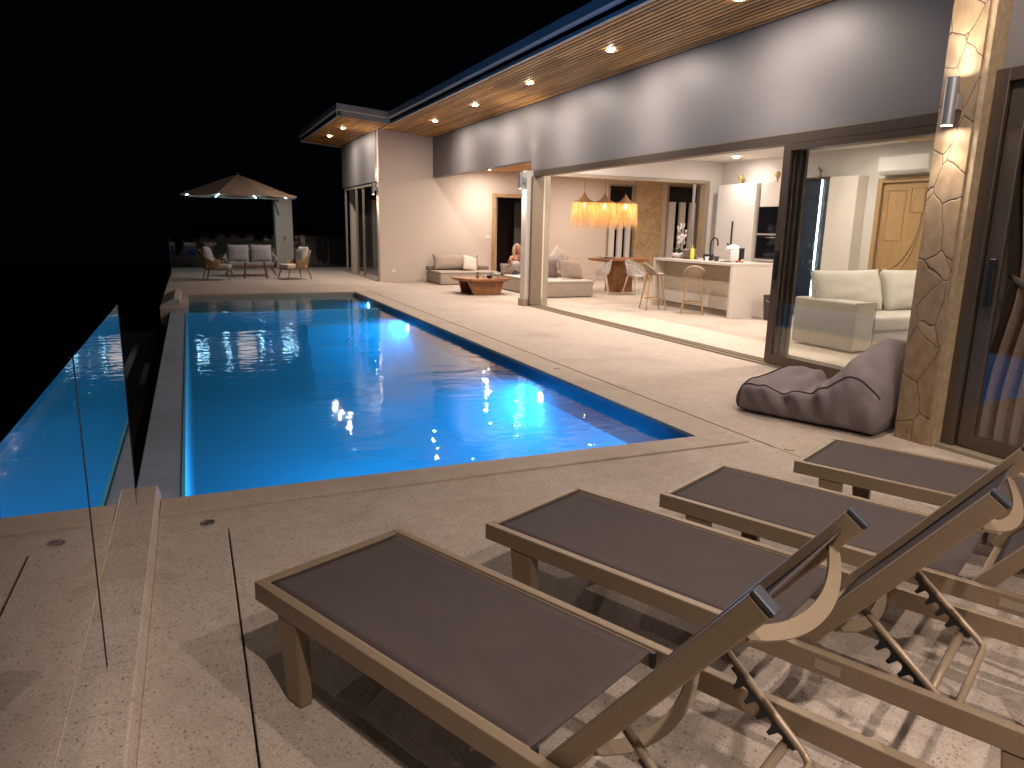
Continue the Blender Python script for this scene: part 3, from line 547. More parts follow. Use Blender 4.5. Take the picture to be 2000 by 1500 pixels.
# ------------------------------------------------------------------ sun loungers
LW, LL, ZT = .61, 1.9, .36
def make_lounger(label):
    t = thing('sun_lounger', label, 'sun lounger', group='taupe sun loungers on the terrace')
    b = MB()
    b.box(0, LL, 0, .032, .295, ZT, .004); b.box(0, LL, LW - .032, LW, .295, ZT, .004)
    b.box(.0005, .032, .0325, LW - .0325, .2955, ZT - .0005, .003); b.box(LL - .032, LL - .0005, .0325, LW - .0325, .2955, ZT - .0005, .003)
    b.box(.034, 1.17, .0325, .040, ZT - .022, ZT - .006); b.box(.034, 1.17, LW - .040, LW - .0325, ZT - .022, ZT - .006)
    b.box(1.21, 1.25, .033, LW - .033, .297, .320, .002); b.box(.62, .655, .033, LW - .033, .297, .318, .002)
    b.build('frame', 'frame', t)
    for xa, s in ((.13, 1), (1.75, 1)):
        for y0 in (0.004, LW - .05):
            b = MB(); y1 = y0 + .046
            tp = [(xa, y0, .2945), (xa + .11, y0, .2945), (xa + .11, y1, .2945), (xa, y1, .2945)]; bt = [(xa + .035, y0, 0.004), (xa + .115, y0, .004), (xa + .115, y1, .004), (xa + .035, y1, .004)]
            o = b.b; A_ = [o.verts.new(p) for p in bt]; B_ = [o.verts.new(p) for p in tp]; o.faces.new(A_[::-1]); o.faces.new(B_)
            for i in range(4): o.faces.new((A_[i], A_[(i + 1) % 4], B_[(i + 1) % 4], B_[i]))
            bmesh.ops.bevel(o, geom=list(o.edges), offset=.004, segments=2, affect='EDGES')
            lg = b.build('leg', 'frame', t)
            b = MB(); b.box(xa + .04, xa + .11, y0 + .004, y1 - .004, 0, .006); b.build('foot_pad', 'plastic', lg)
    # seat sling with hems and slight sag
    b = MB(); o = b.b; nx, ny = 40, 16; G = []
    for i in range(nx + 1):
        row = []
        for j in range(ny + 1):
            u, v = i / nx, j / ny; x = .034 + u * 1.13; y = .0415 + v * (LW - .083)
            z = ZT - .008 - .010 * math.sin(math.pi * v) * (math.sin(math.pi * min(1, u * 1.02)) ** .5 if u < .97 else .3) + (.0018 if v < .075 or v > .925 else 0)
            row.append(o.verts.new((x, y, z)))
        G.append(row)
    for i in range(nx):
        for j in range(ny): o.faces.new((G[i][j], G[i + 1][j], G[i + 1][j + 1], G[i][j + 1]))
    r_ = bmesh.ops.extrude_face_region(o, geom=list(o.faces)); bmesh.ops.translate(o, vec=(0, 0, -.004), verts=[e for e in r_['geom'] if isinstance(e, bmesh.types.BMVert)])
    sl = b.build('seat_sling', 'sling', t, True)
    b = MB()
    for yy in (.085, LW - .085): b.tube([(.05, yy, ZT - .0085), (.6, yy, ZT - .0115), (1.15, yy, ZT - .0085)], .0016, 6)
    b.build('seam', 'sling', sl)
    for yy in (.036, LW - .052): b = MB(); b.box(1.166, 1.18, yy, yy + .016, .31, ZT - .004); b.build('hinge_bracket', 'plastic', t)
    # backrest
    th = R(53); hx = 1.22; c, s = math.cos(th), math.sin(th); D_ = Vector((c, 0, s)); Nn = Vector((s, 0, -c))
    def P(sv, y, d=0): return Vector((hx, y, ZT - .035)) + D_ * sv + Nn * d
    BL = .725
    b = MB(); o = b.b; nx, ny = 20, 10; G = []
    for i in range(nx + 1):
        row = []
        for j in range(ny + 1):
            u, v = i / nx, j / ny; row.append(o.verts.new(P(.05 + u * (BL - .09), .064 + v * (LW - .128), -.004 + .022 * math.sin(math.pi * v) * math.sin(math.pi * u) ** .6)))
        G.append(row)
    for i in range(nx):
        for j in range(ny): o.faces.new((G[i][j], G[i + 1][j], G[i + 1][j + 1], G[i][j + 1]))
    r_ = bmesh.ops.extrude_face_region(o, geom=list(o.faces)); bmesh.ops.translate(o, vec=Nn * .004, verts=[e for e in r_['geom'] if isinstance(e, bmesh.types.BMVert)])
    bk = b.build('backrest', 'sling', t, True)
    MR = Matrix.Translation(Vector((hx, 0, ZT - .035))) @ Matrix.Rotation(-th, 4, 'Y')
    for y0 in (.036, LW - .066):
        b = MB(); b.box(-.02, BL, y0, y0 + .03, -.026, .026, .005, 2, MR); b.build('side_rail', 'frame', bk)
        b = MB(); b.box(BL + .0005, BL + .012, y0 - .001, y0 + .031, -.027, .027, .004, 2, MR); b.build('end_cap', 'cap', bk)
    def bar(sv, depth, name):
        b = MB(); o = b.b; n = 28; L0 = []
        for i in range(n + 1):
            u = i / n; y = .066 + u * (LW - .132) ; f = (1 - abs(2 * u - 1) ** 2.1) * depth
            L0.append([o.verts.new(P(sv + a, y, .012 + f + e)) for a, e in ((-.004, -.012), (.004, -.012), (.004, .022), (-.004, .022))])
        for i in range(n):
            for k in range(4): o.faces.new((L0[i][k], L0[i][(k + 1) % 4], L0[i + 1][(k + 1) % 4], L0[i + 1][k]))
        o.faces.new(L0[0][::-1]); o.faces.new(L0[-1]); return b.build(name, 'frame', bk, 'auto')
    bar(.64, .066, 'curved_bar'); bar(.13, .07, 'curved_bar')
    # U shaped prop with toothed racks
    b = MB(); xa, za, xb, zb = 1.375, .505, 1.635, .285; y0, y1 = .085, LW - .085
    b.tube([(xa, y0, za), (xb - .02, y0, zb + .017), (xb - .003, y0 + .008, zb + .003), (xb, y0 + .025, zb), (xb, y1 - .025, zb), (xb - .003, y1 - .008, zb + .003), (xb - .02, y1, zb + .017), (xa, y1, za)], .0105, 10)
    pr = b.build('prop', 'frame', t, True)
    for y in (y0, y1):
        d = Vector((xb - xa, 0, zb - za)).normalized(); n = Vector((-d.z, 0, d.x)) * -1
        if n.z > 0: n = -n
        A0 = Vector((xa, y - .005, za)); pts = [(.075, .008), (.30, .008), (.30, .020)]; 
        seq = []
        for k in range(5):
            x0 = .275 - k * .042
            seq += [(x0 + .018, .022), (x0 + .014, .050), (x0 + .004, .050), (x0 + .001, .034), (x0 - .006, .022), (x0 - .014, .019)]
        pts += seq + [(.075, .020)]
        b = MB(); b.prism([A0 + d * a + n * e for a, e in pts], (0, .010, 0)); b.build('toothed_rack', 'plastic', pr)
    b = MB(); b.tube([(1.568, .032, .296), (1.568, LW - .032, .296)], .013, 12); b.build('support_rod', 'frame', t, True)
    b = MB(); b.box(1.30, 1.37, -.0015, .0, .312, .342); b.build('name_plate', 'alu_p', t)
    return t
spots = [(.12, 2.33), (1.01, 2.50), (1.87, 2.53), (2.82, 2.68)]
labs = ['sun lounger nearest the lower left corner, seen whole', 'second sun lounger from the left, backrest raised over its neighbour', 'third sun lounger from the left, between second and last', 'sun lounger farthest right beside the stone pier']
L0 = make_lounger(labs[0]); L0.location = (*spots[0], 0); L0.rotation_euler = (0, 0, R(-65.5))
for k in (1, 2, 3): dup(L0, (*spots[k], 0), (-65.5, -65.5, -65.5, -65)[k], labs[k])

# ------------------------------------------------------------------ bean bag
def bean():
    t = thing('bean_bag', 'mauve grey bean bag lounger slumped beside the stone pier', 'bean bag', (4.73, 5.0, 0), -70)
    LN, WD = 1.24, 1.0
    def top(u): 
        s = u * u * (3 - 2 * u); k = max(0, min(1, (u - .38) / .45)); k = k * k * (3 - 2 * k)
        return .255 + .05 * math.sin(min(u, .35) * 9) + .44 * k
    b = MB(); o = b.b; nu, nv = 60, 64; G = []
    for i in range(nu + 1):
        u = i / nu; row = []; tz = top(u); endr = min(1, (u / .06)) ** .4 if u < .06 else (min(1, (1 - u) / .05) ** .35 if u > .95 else 1)
        for j in range(nv):
            a = 2 * math.pi * j / nv; ca, sa = math.cos(a), math.sin(a)
            e = .34; cx = math.copysign(abs(ca) ** e, ca); sz = math.copysign(abs(sa) ** (.42 if sa > 0 else .25), sa)
            bul = 1 + .06 * math.sin(math.pi * (sz + 1) / 2); y = cx * WD / 2 * bul * (.75 + .25 * endr); z = (sz + 1) / 2 * tz * endr + (1 - endr) * tz * .38
            kk = max(0, min(1, (cx + 1.15) / 1.5)); kk = kk * kk * (3 - 2 * kk); bz = .27 + .19 * math.exp(-((u - .80) / .16) ** 2); z = min(z, z * (bz + (max(tz, bz) - bz) * kk) / tz) if tz > bz else z
            if sa > 0: z -= .045 * (1 - abs(cx) ** 3) * math.exp(-((u - .38) / .2) ** 2)
            p = Vector((u * LN, y, z)); f = min(1, z * 8)
            nz = noise.noise(p * 3.0) * .05 + noise.noise(Vector((p.x * 9 + p.z * 5, p.y * 5, p.z * 8))) * .04 * (1 + 1.2 * math.exp(-((u - .4) / .18) ** 2)) + .014 * math.sin(p.x * 26 + p.y * 11) * math.exp(-((u - .33) / .14) ** 2)
            nrm = Vector((0, cx, max(0, sz))).normalized() if (abs(cx) + max(0, sz)) > .01 else Vector((0, 0, 1))
            row.append(o.verts.new(p + nrm * nz * f))
        G.append(row)
    for i in range(nu):
        for j in range(nv): o.faces.new((G[i][j], G[i + 1][j], G[i + 1][(j + 1) % nv], G[i][(j + 1) % nv]))
    o.faces.new(G[0]); o.faces.new(G[-1][::-1])
    seam = []
    js = min(range(nv), key=lambda j: abs(2 * math.pi * j / nv - R(180 + 20 - 60)))  # upper edge on the camera side
    for j0, nm in ((int(nv * .62), 0), (int(nv * .88), 1)): pass
    lines = []
    for ang in (145, 35):
        j = int(nv * ang / 360); lines.append([G[i][j].co.copy() for i in range(2, nu - 1)])
    endl = [G[4][j].co.copy() + Vector((-.004, 0, 0)) for j in range(int(nv * 35 / 360), int(nv * 185 / 360) + 4)]
    body = b.build('bag_body', 'bean', t, True)
    b = MB()
    for l in lines + [endl]: b.tube([p + Vector((0, 0, .003)) for p in l], .0065, 8)
    b.build('piping', 'bean_seam', t, True)
    return t
bb = bean()

# ------------------------------------------------------------------ soft furniture helpers
def pillow_mb(w_, h_, th, n=18, seed=0, crease=.012):
    b = MB(); o = b.b; top = []; bot = []
    for i in range(n + 1):
        ra, rb = [], []
        for j in range(n + 1):
            u, v = i / n * 2 - 1, j / n * 2 - 1; f = ((1 - abs(u) ** 2.6) * (1 - abs(v) ** 2.6)) ** .5
            k = 1 - .06 * (1 - abs(u)) * 0 - .05 * (abs(u) < 2) * (1 - abs(v * u) ** 2) * max(abs(u), abs(v)) ** 6
            x, y = u * w_ / 2 * k, v * h_ / 2 * k; q_ = noise.noise(Vector((u * 2 + seed, v * 2, seed))) * crease
            ra.append(o.verts.new((x, y, f * th / 2 + q_ * f)));
            rb.append(ra[-1] if f < 1e-6 else o.verts.new((x, y, -f * th / 2 + q_ * f)))
        top.append(ra); bot.append(rb)
    for i in range(n):
        for j in range(n):
            o.faces.new((top[i][j], top[i + 1][j], top[i + 1][j + 1], top[i][j + 1]))
            try: o.faces.new((bot[i][j], bot[i][j + 1], bot[i + 1][j + 1], bot[i + 1][j]))
            except ValueError: pass
    return b
def pillow(label, mat, loc, size, rot, cat='cushion', group=None, seed=0):
    o = pillow_mb(*size, seed=seed).build('cushion', mat, None, True); o.location = loc; o.rotation_euler = tuple(R(a) for a in rot); return tag(o, label, cat, group)
def block_sofa(name, label, x0, x1, y0, y1, h, mat='sofa', matt=None, cat='sofa'):
    t = thing(name, label, cat, ((x0 + x1) / 2, (y0 + y1) / 2, 0)); a, c = (x1 - x0) / 2, (y1 - y0) / 2
    b = MB(); b.box(-a, a, -c, c, .012, h * .86, .03, 4); b.build('base', mat, t, 'auto')
    b = MB(); b.box(-a + .004, a - .004, -c + .004, c - .004, h * .86 + .001, h, .03, 4); b.build('seat_mattress', matt or mat, t, 'auto')
    b = MB()
    for zz in (h * .86,): b.tube([(-a, -c, zz), (a, -c, zz), (a, c, zz), (-a, c, zz), (-a, -c, zz)], .006, 6)
    b.build('piping', mat, t); return t
# patio sofas
s1 = block_sofa('platform_sofa', 'low oatmeal platform sofa against the patio wall', 6.0, 7.7, 18.25, 19.42, .34)
s2 = block_sofa('chaise_sofa', 'long low oatmeal chaise nearest the kitchen opening', 7.12, 8.42, 14.42, 17.3, .38, matt='sofa_pale')
b = MB(); b.box(-.9, .9, .33, .56, .341, .44, .03, 3); b.build('back_ledge', 'cush_d', s1, 'auto')
pillow('long taupe back cushion on the platform sofa', 'cush', (6.75, 19.15, .56), (1.35, .42, .20), (72, 0, 0), seed=3)
pillow('cream square cushion leaning on the platform sofa', 'cush_l', (7.05, 18.85, .53), (.45, .45, .14), (62, 14, 8), seed=5)
pillow('dark taupe cushion at the left of the chaise, beside the column', 'cush_d', (7.62, 15.35, .60), (.62, .46, .2), (66, 0, -14), seed=7)
pillow('large beige cushion at the front right of the chaise', 'cush', (8.1, 14.95, .60), (.66, .46, .22), (62, 4, 10), seed=9)
pillow('grey cushion stacked behind on the chaise, tilted', 'grey_f', (8.35, 16.25, .66), (.6, .46, .2), (70, -10, 0), seed=11)
pillow('pale cushion standing on its corner at the back of the chaise', 'cush_l', (8.62, 16.6, .80), (.5, .5, .18), (78, 42, 0), seed=13)
pillow('small beige cushion lying at the right end of the chaise', 'cush', (8.3, 15.6, .46), (.5, .4, .16), (0, 0, 20), seed=15)
# dark sofa back the person rests behind
pillow('dark brown cushion in front of the seated person', 'cush_d', (7.42, 16.65, .50), (.75, .3, .2), (74, 0, -12), seed=17)
# coffee table: live edge slab on wedge block
CT = thing('coffee_table', 'low live edge timber coffee table in front of the patio sofas', 'coffee table', (6.15, 15.75, 0), 0)
def blob_slab(rx, ry, z0, z1, seed, n=48, amp=.10, undercut=.93):
    b = MB(); o = b.b; rings = []
    for z, k in ((z0, undercut), (z0 + (z1 - z0) * .5, 1.0), (z1, .99)):
        ring = []
        for i in range(n):
            a = 2 * math.pi * i / n; r = 1 + amp * noise.noise(Vector((math.cos(a) * 1.5 + seed, math.sin(a) * 1.5, seed))) * 2
            e = .6; ring.append(o.verts.new((math.copysign(abs(math.cos(a)) ** e, math.cos(a)) * rx * r * k, math.copysign(abs(math.sin(a)) ** e, math.sin(a)) * ry * r * k, z)))
        rings.append(ring)
    for q_ in range(2):
        for i in range(n): o.faces.new((rings[q_][i], rings[q_][(i + 1) % n], rings[q_ + 1][(i + 1) % n], rings[q_ + 1][i]))
    o.faces.new(rings[0][::-1]); o.faces.new(rings[-1]); return b
blob_slab(.62, .55, .30, .37, 2.2).build('table_top', 'slab', CT, 'auto')
b = MB(); b.prism([(-.30, -.38, .0), (.36, -.38, .0), (.44, -.38, .30), (-.42, -.38, .30)], (0, .10, 0)); b.prism([(-.34, .28, .0), (.34, .28, .0), (.42, .28, .30), (-.42, .28, .30)], (0, .08, 0)); b.build('wedge_base', 'slab', CT)
b = MB(); b.prism([(.25, -.279, 0), (.32, -.279, 0), (.40, -.279, .299), (.33, -.279, .299)], (0, .555, 0)); b.build('side_board', 'slab', CT)
def small(name, label, cat, prof, loc, mat, grp=None, seg=20):
    b = MB(); b.lathe(prof, seg=seg); o = b.build(name, mat, None, 'auto'); o.location = loc; return tag(o, label, cat, grp)
small('bowl', 'small dark bowl on the coffee table', 'bowl', [(.03, 0), (.06, .02), (.08, .06), (.074, .06), (.05, .02), (.0, .012)], (6.28, 15.5, .372), 'plastic')
small('tumbler', 'clear tumbler left on the coffee table', 'glass', [(.03, 0), (.036, .11), (.033, .11), (.028, .008), (0, .008)], (6.42, 15.72, .372), 'clearglass', 'clear drinking glasses on the coffee table')
small('tumbler', 'clear tumbler nearest the person on the coffee table', 'glass', [(.03, 0), (.036, .13), (.033, .13), (.028, .008), (0, .008)], (6.52, 15.55, .372), 'clearglass', 'clear drinking glasses on the coffee table')
small('bottle', 'slim clear bottle on the coffee table', 'bottle', [(.032, 0), (.034, .12), (.012, .17), (.012, .21), (0, .21)], (6.5, 15.9, .372), 'clearglass')
small('ashtray', 'white ashtray on the coffee table', 'ashtray', [(.06, 0), (.07, .035), (.06, .035), (.05, .012), (0, .012)], (6.36, 15.95, .372), 'white')
b = MB()
for k in range(12):
    a = k * .55; b.tube([(0, 0, .06), (.03 * math.cos(a), .03 * math.sin(a), .11), (.07 * math.cos(a), .07 * math.sin(a), .12 + .03 * math.sin(k))], [.004, .012, .002], 6, flat=(1, .3))
pt = thing('potted_succulent', 'tiny dark succulent in a pot on the coffee table', 'potted plant', (6.05, 15.65, .371)); b.build('foliage', 'leaf', pt, True)
b = MB(); b.lathe([(.03, 0), (.045, .06), (.04, .06), (.0, .055)], seg=16); b.build('pot', 'rope_g', pt, 'auto')

# ------------------------------------------------------------------ person on the chaise
def skin_body(name, verts, edges, radii, mat, parent=None, root=0, sub=2):
    me = bpy.data.meshes.new(name); me.from_pydata([tuple(v) for v in verts], edges, []); me.materials.append(M[mat])
    o = bpy.data.objects.new(name, me); COL.objects.link(o)
    m = o.modifiers.new('skin', 'SKIN'); m.use_smooth_shade = True
    for i, r in enumerate(radii):
        sv = me.skin_vertices[0].data[i]; sv.radius = (r, r) if not isinstance(r, tuple) else r; sv.use_root = (i == root)
    s = o.modifiers.new('sub', 'SUBSURF'); s.levels = sub; s.render_levels = sub
    if parent: o.parent = parent
    return o
# local frame: pelvis at origin on the seat, facing -Y (towards the camera), x to her left side
PX = thing('person', 'seated person with blonde hair in a white top, hand raised to the mouth', 'person', (7.60, 16.95, .30), -8)
vs = [(0, 0, .10), (0, -.02, .26), (0, -.04, .40), (0, -.05, .50), (0, -.06, .56), (0, -.075, .63), (0, -.085, .71),   # 0-6 spine neck head
      (.16, -.05, .47), (.20, -.20, .28), (.10, -.26, .47), (.045, -.235, .56),                                     # 7-10 right-in-picture arm to the mouth
      (-.16, -.05, .47), (-.21, -.14, .25), (-.25, -.34, .33), (-.27, -.40, .37),                                   # 11-14 other arm forward
      (.10, -.04, .08), (.14, -.44, .09), (.14, -.50, -.30), (.14, -.60, -.36), (-.10, -.04, .08), (-.14, -.44, .09), (-.16, -.50, -.30), (-.16, -.60, -.36)]
es = [(0, 1), (1, 2), (2, 3), (3, 4), (4, 5), (5, 6), (3, 7), (7, 8), (8, 9), (9, 10), (3, 11), (11, 12), (12, 13), (13, 14), (0, 15), (15, 16), (16, 17), (17, 18), (0, 19), (19, 20), (20, 21), (21, 22)]
rad = [.13, .12, .13, .085, .048, .062, .075, .055, .04, .028, .03, .055, .04, .028, .026, .09, .07, .05, .04, .09, .07, .05, .04]
skin_body('body', vs, es, rad, 'skin', PX)
b = MB(); b.ell((0, -.09, .70), (.078, .092, .112), 20, 14); b.ell((0, -.185, .69), (.012, .018, .02), 8, 6); b.build('head', 'skin', PX, True)
b = MB(); b.ell((.03, -.172, .712), (.011, .006, .007), 8, 6); b.ell((-.03, -.172, .712), (.011, .006, .007), 8, 6); b.build('eyes', 'eye', PX, True)
b = MB(); b.ell((0, -.176, .648), (.022, .008, .008), 8, 6); b.build('mouth', 'lip', PX, True)
b = MB(); b.ell((0, -.045, .735), (.094, .10, .10), 18, 12)
for k in range(26):
    a = R(-35 + 250 * k / 25); x, y = math.cos(a) * .088, -.06 + math.sin(a) * .085
    b.tube([(x, y, .76), (x * 1.15, y + .005, .66), (x * 1.18, y - .004, .56), (x * 1.05, y - .01, .47 + .02 * (k % 3))], [.02, .022, .018, .006], 7)
b.build('hair', 'hair', PX, True)
b = MB(); b.lathe([(.155, .02), (.148, .12), (.138, .24), (.15, .36), (.135, .44), (.10, .47)], seg=28, cap=False)
for v in b.b.verts: v.co.y = v.co.y * .78 - .03 - .05 * max(0, v.co.z - .1); v.co.z -= .05 * (v.co.y < -.06) * (v.co.z > .42)
b.build('tank_top', 'top', PX, True)
b = MB()
for s in (1, -1): b.tube([(.09 * s, -.02, .09), (.14 * s, -.44, .09), (.14 * s, -.49, 0.02), (.15 * s, -.50, -.27)], [.105, .085, .08, .06], 12)
b.build('trousers', 'jeans', PX, True)
def hand(root, d, up, side, parent):
    root, d, up, side = Vector(root), Vector(d).normalized(), Vector(up).normalized(), Vector(side).normalized()
    b = MB(); b.tube([root - d * .01, root + d * .03, root + d * .075], [.022, .036, .034], 10, flat=(1, .45))
    for k, (o_, ln) in enumerate(((-.026, .058), (-.009, .068), (.009, .066), (.026, .05))):
        p = root + d * .07 + side * o_; q_ = p + d * ln * .5 + up * -.008; r = q_ + d * ln * .35 + up * -.022; b.tube([p, q_, r], [.0085, .008, .0065], 8)
    p = root + d * .02 - side * .03; b.tube([p, p - side * .02 + d * .025 - up * .01, p - side * .018 + d * .055 - up * .022], [.011, .0095, .0075], 8)
    b.build('hand', 'skin', parent, True)
hand((.06, -.245, .55), (-.35, .1, .9), (0, -1, .2), (1, 0, .3), PX); hand((-.268, -.395, .365), (-.3, -.6, .75), (.3, .6, .6), (1, -.3, .1), PX)

# ------------------------------------------------------------------ pendants, dining
def pendant(x, y, label, first=None):
    t = thing('pendant_lamp', label, 'pendant lamp', (x, y, 2.02), 0, 'fringed raffia pendant lamps')
    b = MB(); b.tube([(0, 0, .36), (0, 0, 1.02)], .004, 6); b.build('cord', 'plastic', t)
    b = MB(); b.lathe([(.012, .37), (.03, .33), (.07, .26), (.15, .19), (.27, .15), (.285, .14), (.28, .13), (.15, .17), (.06, .24), (.01, .33)], seg=32, cap=False); b.build('cap', 'raffia', t, True)
    b = MB(); o = b.b
    for ring, (r0, zl, n) in enumerate(((.285, -.43, 120), (.272, -.40, 90), (.25, -.30, 60))):
        for k in range(n):
            a = 2 * math.pi * k / n + random.uniform(-.02, .02); w_ = random.uniform(.006, .013); z0 = .14; z1 = zl + random.uniform(-.09, .10); sp = random.uniform(.0, .06)
            e = Vector((-math.sin(a), math.cos(a), 0)); c0 = Vector((math.cos(a), math.sin(a), 0)); m_ = e * random.uniform(-.02, .02)
            P0 = c0 * r0; P1 = c0 * (r0 + sp * .6) + m_; P2 = c0 * (r0 + sp) + m_ * 1.8
            vs_ = [o.verts.new(P0 + e * w_ / 2 + Vector((0, 0, z0))), o.verts.new(P0 - e * w_ / 2 + Vector((0, 0, z0))), o.verts.new(P1 - e * w_ / 2 + Vector((0, 0, (z0 + z1) / 2))), o.verts.new(P1 + e * w_ / 2 + Vector((0, 0, (z0 + z1) / 2))), o.verts.new(P2 - e * w_ / 4 + Vector((0, 0, z1))), o.verts.new(P2 + e * w_ / 4 + Vector((0, 0, z1)))]
            o.faces.new(vs_[:4]); o.faces.new((vs_[3], vs_[2], vs_[4], vs_[5]))
    b.build('fringe', 'fringe', t)
    b = MB(); b.ell((0, 0, .06), (.035, .035, .05)); b.build('bulb', 'bulb', t, True); point('glow', t, (0, 0, .0), 6, (1, .66, .36), .05); return t
for (x, l) in ((8.78, 'left one of the three fringed pendants'), (9.36, 'middle one of the three fringed pendants'), (9.95, 'right one of the three fringed pendants, before the window')): pendant(x, 15.65, l)
DT = thing('dining_table', 'live edge timber dining table on a solid trunk base', 'dining table', (9.85, 15.65, 0))
blob_slab(.82, .5, .76, .83, 5.1, amp=.08).build('table_top', 'slab', DT, 'auto')
b = blob_slab(.29, .26, 0, .758, 8.3, amp=.16, undercut=1.0); b.build('trunk_base', 'slab', DT, 'auto')
small('serving_plate', 'flat dark plate on the dining table', 'plate', [(.1, 0), (.22, .02), (.215, .03), (0, .015)], (9.45, 15.6, .835), 'kettle')
def lattice_chair(x, y, rz, label):
    t = thing('lattice_chair', label, 'chair', (x, y, 0), rz, 'white perforated dining chairs')
    b = MB(); o = b.b; G = []; n, m_ = 11, 8; rnd = random.Random(int(x * 100))
    for i in range(n + 1):
        row = []
        for j in range(m_ + 1):
            a = R(-110 + 220 * j / m_ * 1.0); u = i / n
            # bucket: seat to wrap-around back
            r = .12 + .15 * u ** .5 * 1.0; hgt = .45 + (.34 * max(0, math.cos(a * .75)) + .04) * u ** 1.7
            row.append(o.verts.new((math.sin(a) * (r + .02) + rnd.uniform(-.012, .012), -math.cos(a) * (r) + rnd.uniform(-.012, .012), hgt + rnd.uniform(-.012, .012))))
        G.append(row)
    for i in range(n):
        for j in range(m_): 
            q_ = (G[i][j], G[i + 1][j], G[i + 1][j + 1], G[i][j + 1])
            if (i + j) % 2: o.faces.new((q_[0], q_[1], q_[2])); o.faces.new((q_[0], q_[2], q_[3]))
            else: o.faces.new((q_[0], q_[1], q_[3])); o.faces.new((q_[1], q_[2], q_[3]))
    bmesh.ops.wireframe(o, faces=list(o.faces), thickness=.022, use_even_offset=True, use_replace=True, use_boundary=True, offset=0)
    b.build('shell', 'white', t)
    b = MB(); b.lathe([(0, .44), (.17, .44), (.175, .455), (0, .455)], seg=24); b.build('seat', 'white', t)
    for sx, sy in ((1, 1), (1, -1), (-1, 1), (-1, -1)):
        b = MB(); b.tube([(.15 * sx, .13 * sy, .45), (.23 * sx, .22 * sy, 0)], [.016, .010], 8); b.build('leg', 'white', t)
    return t
lattice_chair(9.02, 15.15, 55, 'white lattice chair at the left end of the dining table')
lattice_chair(9.78, 14.75, 180 + 20, 'white lattice chair between dining table and bar stool')

# ------------------------------------------------------------------ kitchen
K = thing('kitchen_island', 'pale kitchen island with veneer front and stone counter', 'kitchen island')
b = MB(); b.box(8.76, 9.9, 10.18, 12.6, .93, .98, .004, 1); b.build('countertop', 'counter', K)
for y in (10.182, 12.54): b = MB(); b.box(8.762, 9.898, y, y + .058, 0, .929, .003, 1); b.build('end_panel', 'white_m', K)
b = MB(); b.box(9.0, 9.88, 10.241, 12.539, .34, .925); b.build('front_panel', 'veneer', K)
b = MB(); b.box(9.002, 9.88, 10.241, 12.539, .11, .338); b.build('lower_panel', 'white_m', K)
b = MB(); b.box(9.03, 9.88, 10.241, 12.539, 0, .109); b.build('kick_board', 'alu_p', K)
b = MB(); b.box(8.99, 9.0, 10.241, 12.539, .905, .93); b.build('shadow_gap', 'alu', K)
def cab(name, label, x, y0, y1, z0, z1, mat='white_m', cat='cabinet'):
    b = MB(); b.box(x, 10.735, y0, y1, z0, z1, .004, 1); return tag(b.build(name, mat), label, cat)
TC = thing('tall_cabinet', 'tall white cabinet with slim dark handle in the kitchen', 'cabinet')
b = MB(); b.box(10.45, 10.735, 11.60, 12.78, 0, 2.5, .004, 1); b.build('carcass', 'white_m', TC); b = MB(); b.box(10.425, 10.448, 11.615, 12.19, .1, 2.49, .003, 1); b.box(10.425, 10.448, 12.20, 12.77, .1, 2.49, .003, 1); b.build('door', 'white', TC)
b = MB(); b.box(10.40, 10.424, 12.21, 12.235, 1.15, 1.75); b.build('handle', 'plastic', TC)
OT = thing('oven_tower', 'white cabinet tower with two black ovens', 'oven tower')
b = MB(); b.box(10.50, 10.735, 10.62, 11.56, 0, 2.5, .004, 1); b.build('carcass', 'white_m', OT)
for z0, z1 in ((1.02, 1.48), (1.52, 2.03)):
    b = MB(); b.box(10.47, 10.499, 10.68, 11.54, z0, z1, .004, 1); f_ = b.build('oven', 'oven', OT); b = MB(); b.box(10.44, 10.455, 10.75, 11.47, z1 - .05, z1 - .035); b.build('handle', 'chrome', f_)
b = MB(); b.box(10.46, 10.499, 10.66, 11.55, .98, 1.005); b.build('trim', 'white', OT)
GC = thing('glass_cabinet', 'tall dark blue display cabinet with a white light strip', 'display cabinet')
b = MB(); b.box(10.55, 10.73, 9.9, 10.56, 0.1, 2.53); b.build('carcass', 'blue_in', GC); b = MB(); b.box(10.50, 10.549, 9.88, 9.9, .1, 2.53); b.box(10.50, 10.549, 10.56, 10.58, .1, 2.53); b.box(10.5, 10.549, 9.9, 10.56, 2.5, 2.53); b.build('frame', 'alu', GC)
b = MB(); b.box(10.535, 10.548, 10.05, 10.075, .2, 2.48); b.build('light_strip', 'led_w', GC)
b = MB()
for k in range(6): b.box(10.51, 10.546, 9.905, 10.555, .55 + k * .32, .56 + k * .32)
b.build('shelf', 'clearglass', GC)
for k, (y, z) in enumerate(((10.15, .885), (10.3, .885), (10.12, 1.205), (10.2, 1.205))): small('goblet', 'small goblet lit on a shelf of the blue display cabinet', 'goblet', [(.02, 0), (.005, .02), (.005, .07), (.03, .10), (.03, .15)], (10.525, y, z), 'clearglass', 'goblets inside the display cabinet', 12)
cab('side_cabinet', 'plain white cupboard right of the display cabinet', 10.5, 9.25, 9.86, 0, 2.52)
TD = thing('entrance_door', 'carved golden timber door with curved mouldings', 'door')
b = MB(); b.box(10.70, 10.739, 8.93, 9.02, 0, 2.46, .004, 1); b.box(10.70, 10.739, 7.98, 8.07, 0, 2.46, .004, 1); b.box(10.70, 10.739, 8.07, 8.93, 2.38, 2.46, .004, 1); b.build('door_frame', 'oak_door', TD)
b = MB(); b.box(10.76, 10.80, 8.07, 8.93, 0, 2.38); dl = b.build('door_leaf', 'oak_door', TD)
